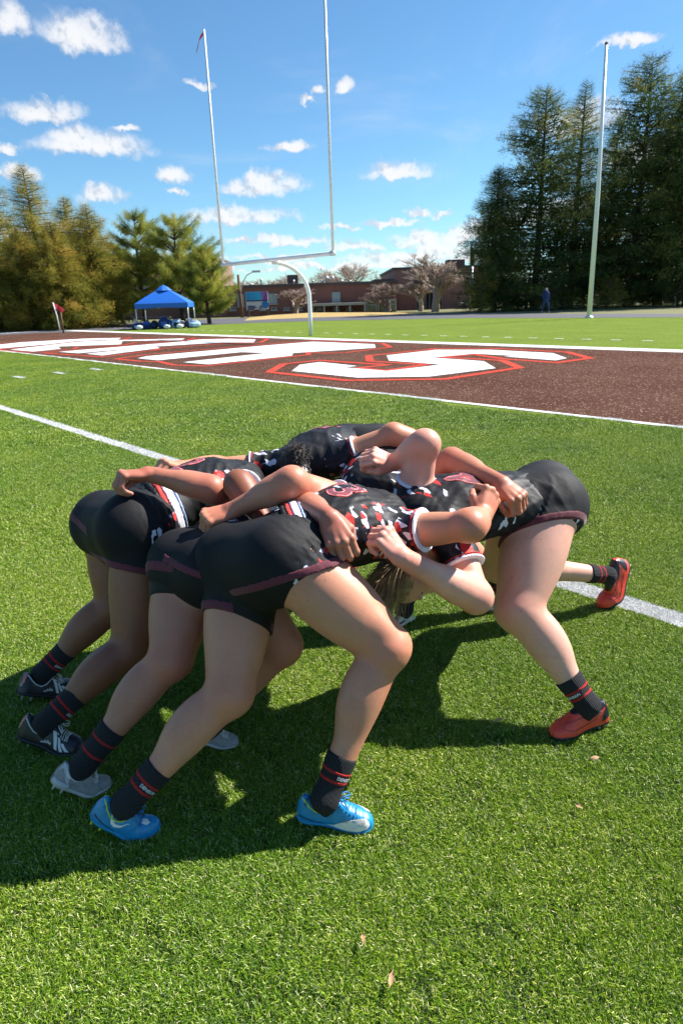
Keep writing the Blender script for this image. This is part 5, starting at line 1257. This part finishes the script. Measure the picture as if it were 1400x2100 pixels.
def place(x, ytop, Y): q = at(x, 640, Y); return (q[0], Y), at(x, ytop, Y)[2]
LT = [(-28, 372, 52, 2.9, 'olive evergreen cut by the left edge of the picture', .9), (30, 342, 55, 3.4, 'tall olive evergreen second from the left edge', .8), (92, 336, 50, 3.0, 'tallest olive evergreen of the left group with a pointed top', .75), (165, 405, 56, 3.4, 'rounded olive evergreen third from the left edge', .7), (205, 418, 50, 2.9, 'lower olive evergreen left of the layered pines', .75),
      (60, 470, 47, 2.6, 'short bushy evergreen in front of the tallest left one', .7), (130, 455, 47, 2.4, 'short bushy evergreen below the rounded left one', .7), (-5, 500, 47, 2.4, 'short bushy evergreen at the left edge', .7)]
for i, (x, yt, Y, R, lab, sh) in enumerate(LT):
    b_, Hh = place(x, yt, Y); conifer('evergreen_tree', lab, 'tree', b_, Hh, R * 1.3, M_fol_l, 100 + i, 'olive evergreens on the left', n_br=150, low=.02, clump=.38, per=88, droop=.34, wd=1.4, shape=sh, puff=.9)
PT = [(298, 438, 54, 3.6, 'layered green pine behind the blue tent'), (375, 448, 52, 4.0, 'layered yellow green pine right of the tent top'), (428, 512, 50, 2.7, 'low spreading pine at the right end of the left group'), (250, 500, 56, 2.6, 'dark pine between the olive evergreens and the tent')]
for i, (x, yt, Y, R, lab) in enumerate(PT):
    b_, Hh = place(x, yt, Y); conifer('pine_tree', lab, 'tree', b_, Hh, R, M_fol_p, 140 + i, 'layered pines behind the tent', n_br=80, low=.08, clump=.40, per=190, wd=1.2, droop=.0, shape=.55, puff=.75, whorl=7)
RT = [(1012, 345, 60, 3.9, 'small dark evergreen at the left end of the right group', .8, .9), (1092, 184, 62, 6.8, 'broad dark evergreen left of the thin one', .62, 1), (1165, 168, 66, 4.8, 'slim dark evergreen with a bare lower trunk', .8, .7), (1283, 118, 62, 7.4, 'tall dark evergreen just right of the white pole', .62, 1), (1232, 240, 70, 5.4, 'dark evergreen behind the white pole', .8, .8), (1345, 150, 66, 5.8, 'dark evergreen second from the right edge', .7, .9), (1404, 72, 60, 8.0, 'tallest dark evergreen at the right edge', .7, 1), (1470, 120, 60, 4.5, 'dark evergreen beyond the right edge', .7, 1)]
for i, (x, yt, Y, R, lab, sh, dn_) in enumerate(RT):
    b_, Hh = place(x, yt, Y); conifer('dark_evergreen', lab, 'tree', b_, Hh, R, M_fol_r, 170 + i, 'dark evergreens on the right', n_br=215, low=.02, clump=.44, per=72, droop=.30, shape=sh * .9, puff=1.05, dens=dn_, wd=1.7)
for i, x in enumerate([985, 1030, 1075, 1120, 1150, 1195, 1240, 1290, 1335, 1385]):
    b_, Hh = place(x, 560 + (i * 37) % 30, 58 + (i % 3) * 3); conifer('undergrowth_bush', ['sunlit', 'low', 'tangled', 'ragged', 'spreading', 'thin', 'dense', 'leafy', 'twiggy', 'small'][i] + ' bush under the dark evergreens, number %s from the left' % ['one', 'two', 'three', 'four', 'five', 'six', 'seven', 'eight', 'nine', 'ten'][i], 'bush', b_, Hh, 2.1, M_fol_r if i % 2 else M_fol_l, 200 + i, 'bushes under the dark evergreens', n_br=46, low=.02, clump=.34, per=34, droop=.3, shape=.5, puff=1.1)
def bare(name, label, base, Hh, spread, seed, group, mat=M_barkp, depth=6, base_r=.22, fork=3, up=.5, wide=1.0):
    r = np.random.default_rng(seed); g = MB(); tw = []
    t_ = thing(name, label, 'tree', (base[0], base[1], 0), 0, group)
    def grow(p, d, L, rad, k):
        e = p + d * L; m_ = (p + e) / 2 + r.normal(size=3) * L * .06
        (g if k > 2 else None)
        if k > 2: g.tube([p, m_, e], [rad, rad * .85, rad * .7], 5, False)
        else: tw.append((p, m_, e, rad))
        if k == 0: return
        for i in range(fork if k > 1 else fork + 1):
            nd = nrm(d + r.normal(size=3) * spread * np.array([1, 1, .7]) + np.array([0, 0, up * .25])); grow(p + (e - p) * (1 if i == 0 else .45 + .5 * r.random()), nd, L * (.74 + .16 * r.random()), rad * .60, k - 1)
    grow(np.array([0, 0, 0.]), np.array([0, 0, 1.]), Hh * .205, base_r, depth)
    g.build('trunk', mat, t_, True)
    V = []; F = []
    for p, m_, e, rad in tw:
        s_ = nrm(np.cross(e - p, r.normal(size=3))) * max(rad * .8, .014); s2 = nrm(np.cross(e - p, s_)) * max(rad * .8, .014)
        b0 = len(V); V += [p + s_, p - s_ * .5 + s2, p - s_ * .5 - s2, m_ + s_ * .8, m_ - s_ * .4 + s2 * .8, m_ - s_ * .4 - s2 * .8, e]
        for k in range(3): F.append((b0 + k, b0 + (k + 1) % 3, b0 + 3 + (k + 1) % 3)); F.append((b0 + k, b0 + 3 + (k + 1) % 3, b0 + 3 + k)); F.append((b0 + 3 + k, b0 + 3 + (k + 1) % 3, b0 + 6))
    t_.scale = (wide, wide, 1)
    if V: npmesh('twigs', np.array(V), np.array(F), M_twig if mat is not M_barkp else mat, t_)
def bplace(x, yt, Y): q = at(x, 640, Y); return (q[0], Y), at(x, yt, Y)[2]
BT = [(893, 512, 67, .55, 7, M_barkp, 'large pale bare tree in front of the hall', .24), (862, 556, 70, .5, 6, M_barkp, 'smaller pale bare tree left of the large one', .16), (795, 562, 66, .8, 6, M_twig, 'low spreading bare tree by the entrance', .2), (608, 578, 66, .8, 6, M_twig, 'low bare tree in front of the low brick building', .18), (722, 518, 110, .6, 7, M_barkp, 'big bare tree rising behind the low brick building', .35), (592, 546, 112, .65, 6, M_twig, 'bare tree behind the roof left of the goal arm', .3), (655, 552, 120, .65, 6, M_twig, 'bare tree behind the roof right of the goal arm', .3), (484, 545, 108, .65, 6, M_twig, 'bare tree behind the pole and the pines', .3), (545, 562, 112, .65, 6, M_twig, 'bare tree behind the billboard', .3), (940, 516, 108, .65, 6, M_twig, 'bare tree behind the hall roof', .3), (840, 545, 118, .65, 6, M_twig, 'bare tree just left of the hall roof', .3), (775, 546, 112, .65, 6, M_twig, 'bare tree above the entrance roof', .3), (690, 552, 120, .65, 6, M_twig, 'distant bare tree in the gap by the big one', .3)]
for i, (x, yt, Y, sp, dp, mt, lab, br) in enumerate(BT):
    b_, Hh = bplace(x, yt, Y); bare('bare_tree', lab, b_, Hh * 1.05, sp * .62, 300 + i, 'leafless trees around the school', mt, dp, br, 3, wide=1.95 if Y < 80 else 1.6)
# far wood closing the horizon
r = np.random.default_rng(9); V = []; F = []
for i in range(26000):
    x = r.uniform(-210, 230); y = r.uniform(165, 215); h_ = 3.5 + 1.5 * math.sin(x * .11) + 1.2 * math.sin(x * .041 + 2) + r.random() * 2; z = h_ * r.random() ** .6; L = .5 + 1.3 * r.random()
    d = nrm(np.array([r.normal() * .6, r.normal() * .3, 1])); s_ = nrm(np.cross(d, [0, 1, .2])) * (.012 + .02 * (1 - z / 12)); p = np.array([x, y, z]); b0 = len(V)
    V += [p - s_, p + s_, p + d * L * 1.6]; F.append((b0, b0 + 1, b0 + 2))
tag(npmesh('far_wood', np.array(V), np.array(F), M_twig), kind='stuff')
# ================================================================ the turf itself
def blade_material(name):
    m, t, p = material(name); m.node_tree.nodes.remove(p)
    pos = t.new('ShaderNodeNewGeometry').outputs['Position']
    at_ = t.n.new('ShaderNodeAttribute'); at_.attribute_name = 'tint'; tint = at_.outputs['Fac']
    green = t.ramp(tint, [(0.0, (0.014, 0.036, 0.003)), (0.3, (0.075, 0.155, 0.007)), (0.55, (0.19, 0.33, 0.014)), (0.76, (0.32, 0.44, 0.030)), (0.87, (0.55, 0.58, 0.14)), (1.0, (0.80, 0.76, 0.42))])  # darkest tints paint in shade between blades, palest stand in for glints
    big = t.noise(pos, scale=0.8, detail=3); green = t.mix(t.sstep(big, .35, .7), t.mix(1.0, green, (0.82, 0.90, 0.85), 'MULTIPLY'), t.mix(1.0, green, (1.18, 1.10, 1.0), 'MULTIPLY'))
    s_ = t.vmath('DOT_PRODUCT', pos, tuple(fn)); wob = t.math('MULTIPLY', t.math('SUBTRACT', t.noise(pos, scale=40, detail=2), .5), .035)
    dl = t.math('ABSOLUTE', t.math('ADD', t.math('SUBTRACT', s_, DG - 4.57), wob)); line = t.math('LESS_THAN', dl, .068)
    dg_ = t.math('ABSOLUTE', t.math('ADD', t.math('SUBTRACT', s_, DG), wob)); line2 = t.math('LESS_THAN', dg_, .062); line = t.math('MAXIMUM', line, line2)
    s2_ = t.vmath('DOT_PRODUCT', pos, tuple(fu))
    for hx_, hy_ in ((40, 774), (122, 765.5), (198, 758)):
        hc = ground(hx_, hy_); line = t.math('MAXIMUM', line, t.math('MULTIPLY', t.math('LESS_THAN', t.math('ABSOLUTE', t.math('SUBTRACT', s2_, float(hc @ fu))), .31), t.math('LESS_THAN', t.math('ABSOLUTE', t.math('SUBTRACT', s_, float(hc @ fn))), .07)))
    miss = t.sstep(t.noise(pos, scale=130, detail=1), .70, .74); line = t.math('MULTIPLY', line, t.math('SUBTRACT', 1.0, miss))
    white = t.ramp(tint, [(0, (0.42, 0.43, 0.42)), (.5, (0.70, 0.70, 0.70)), (1, (0.82, 0.82, 0.81))])
    c = t.mix(line, green, white)
    d = t.new('ShaderNodeBsdfDiffuse', ins={'Color': c}); tr = t.new('ShaderNodeBsdfTranslucent', ins={'Color': c}); gl = t.new('ShaderNodeBsdfGlossy', ins={'Roughness': .38}); t.put(gl, 'Color', (0.9, 0.95, 0.8))
    mx = t.new('ShaderNodeMixShader', ins={0: .18, 1: d.outputs[0], 2: tr.outputs[0]}); mx2 = t.new('ShaderNodeMixShader', ins={0: .025, 1: mx.outputs[0], 2: gl.outputs[0]})
    t.l.new(mx2.outputs[0], [n for n in t.n if n.type == 'OUTPUT_MATERIAL'][0].inputs[0]); return m
M_blade = blade_material('turf_blades')
def patch(radius, n, hgt, wid, seed):
    r = np.random.default_rng(seed); rad = radius * np.sqrt(r.random(n)); a = r.random(n) * 2 * PI
    P = np.stack([rad * np.cos(a), rad * np.sin(a), np.zeros(n)], 1); az = r.random(n) * 2 * PI; ln = hgt * (.55 + .75 * r.random(n)); tilt = .45 + .95 * r.random(n)
    d = np.stack([np.cos(az), np.sin(az), np.zeros(n)], 1); s_ = np.stack([-np.sin(az), np.cos(az), np.zeros(n)], 1) * (wid * (.6 + .8 * r.random(n)))[:, None]
    tw = r.normal(size=(n, 1)) * .5; s_ = s_ + np.array([0, 0, 1]) * tw * wid
    up = np.array([0, 0, 1.0]); m_ = P + d * (ln * .30 * np.sin(tilt))[:, None] + up * (ln * .55 * np.cos(tilt * .6))[:, None]
    e = m_ + d * (ln * .55 * np.sin(tilt * 1.25))[:, None] + up * (ln * .42 * np.cos(tilt * 1.25))[:, None]
    V = np.stack([P - s_ * .5, P + s_ * .5, m_ + s_ * .5, m_ - s_ * .5, e + s_ * .22, e - s_ * .22], 1).reshape(-1, 3)
    b = np.arange(n)[:, None] * 6; F = np.concatenate([b + [0, 1, 2, 3], b + [3, 2, 4, 5]])
    tint = np.clip(r.beta(2.2, 2.4, n) * .93 + (r.random(n) < .12) * .45, 0, 1)
    return V, F, np.repeat(tint, 6)
def turf(name, rect, cell, rad, n, hgt, wid, seed):
    V, F, T = patch(rad, n, hgt, wid, seed); o = npmesh(name, V, F, M_blade); mesh_attr(o, 'tint', T); tag(o, kind='stuff')
    (x0, x1, y0, y1) = rect; nx, ny = int((x1 - x0) / cell) + 1, int((y1 - y0) / cell) + 1
    ng = bpy.data.node_groups.new(name + '_spread', 'GeometryNodeTree')
    ng.interface.new_socket('Geometry', in_out='INPUT', socket_type='NodeSocketGeometry'); ng.interface.new_socket('Geometry', in_out='OUTPUT', socket_type='NodeSocketGeometry')
    N = ng.nodes; L = ng.links; gi = N.new('NodeGroupInput'); go = N.new('NodeGroupOutput')
    gr = N.new('GeometryNodeMeshGrid'); gr.inputs['Size X'].default_value = (nx - 1) * cell; gr.inputs['Size Y'].default_value = (ny - 1) * cell; gr.inputs['Vertices X'].default_value = nx; gr.inputs['Vertices Y'].default_value = ny
    tr = N.new('GeometryNodeTransform'); L.new(gr.outputs[0], tr.inputs[0]); tr.inputs['Translation'].default_value = ((x0 + x1) / 2, (y0 + y1) / 2, -.002)
    rv = N.new('FunctionNodeRandomValue'); rv.data_type = 'FLOAT_VECTOR'; rv.inputs[0].default_value = (-cell * .25, -cell * .25, 0); rv.inputs[1].default_value = (cell * .25, cell * .25, 0); rv.inputs['Seed'].default_value = seed
    sp = N.new('GeometryNodeSetPosition'); L.new(tr.outputs[0], sp.inputs[0]); L.new(rv.outputs[0], sp.inputs['Offset'])
    rr = N.new('FunctionNodeRandomValue'); rr.data_type = 'FLOAT_VECTOR'; rr.inputs[0].default_value = (0, 0, 0); rr.inputs[1].default_value = (0, 0, 6.283); rr.inputs['Seed'].default_value = seed + 1
    src = gi.outputs[0]
    cs = None
    io = N.new('GeometryNodeInstanceOnPoints'); L.new(sp.outputs[0], io.inputs['Points']); L.new(src, io.inputs['Instance']); L.new(rr.outputs[0], io.inputs['Rotation'])
    # cull cells that fall outside the strip of green turf
    ps = N.new('GeometryNodeInputPosition'); dp = N.new('ShaderNodeVectorMath'); dp.operation = 'DOT_PRODUCT'; L.new(ps.outputs[0], dp.inputs[0]); dp.inputs[1].default_value = tuple(fn)
    lt = N.new('FunctionNodeCompare'); lt.data_type = 'FLOAT'; lt.operation = 'LESS_THAN'; L.new(dp.outputs['Value'], lt.inputs[0]); lt.inputs[1].default_value = DG - rad * .62
    L.new(lt.outputs[0], io.inputs['Selection'])
    L.new(io.outputs[0], go.inputs[0]); md = o.modifiers.new('spread', 'NODES'); md.node_group = ng
    return o
turf('turf_blades', (-2.5, 2.6, .55, 3.6), .20, .17, 6800, .0165, .0012, 1)
turf('turf_blades', (-4.6, 4.8, 3.6, 6.8), .34, .30, 7200, .020, .0017, 5)
turf('turf_blades', (-19, 8.5, 6.7, 23), .42, .34, 3600, .023, .0030, 9)
f1.data.materials[0] = M_gapshade if False else f1.data.materials[0]
# a few dead leaves blown onto the pitch
M_deadleaf = simple('dead_leaf', (0.40, 0.24, 0.12), 0.8, var=.35, scale=60)
for i, (x, y, s_, lab) in enumerate([(1218, 1556, .021, 'pale brown leaf right of the near red boot'), (1020, 1478, .022, 'curled brown leaf in the shadow of the red booted leg'), (745, 1925, .020, 'tiny brown leaf low in the middle of the pitch'), (802, 2008, .024, 'reddish leaf near the bottom of the picture'), (1188, 1655, .020, 'small tan leaf below the near red boot'), (433, 920, .030, 'pale leaf beside the white line left of the scrum'), (1048, 1012, .02, 'tiny leaf behind the fair player')]):
    if i == 6: continue
    q = ground(x, y, .028); r = np.random.default_rng(i); g = MB(); n = 7; V = []
    for k in range(n + 1):
        u = k / n; w_ = s_ * .28 * math.sin(PI * min(1, u * 1.05 + .02)) ** .7 * (1 + .2 * r.normal()); V += [(s_ * (u - .5) * 1.6, -w_, .003 * math.sin(u * 3 + i) + .004), (s_ * (u - .5) * 1.6, 0, .002 + .004 * math.sin(u * 3 + i)), (s_ * (u - .5) * 1.6, w_, .004 * math.cos(u * 2))]
    g.add(V, [(3 * k, 3 * k + 3, 3 * k + 4, 3 * k + 1) for k in range(n)] + [(3 * k + 1, 3 * k + 4, 3 * k + 5, 3 * k + 2) for k in range(n)])
    o = g.build('dead_leaf', M_deadleaf, None, True); o.location = q; o.rotation_euler = (0, 0, r.random() * 6); tag(o, lab, 'leaf')
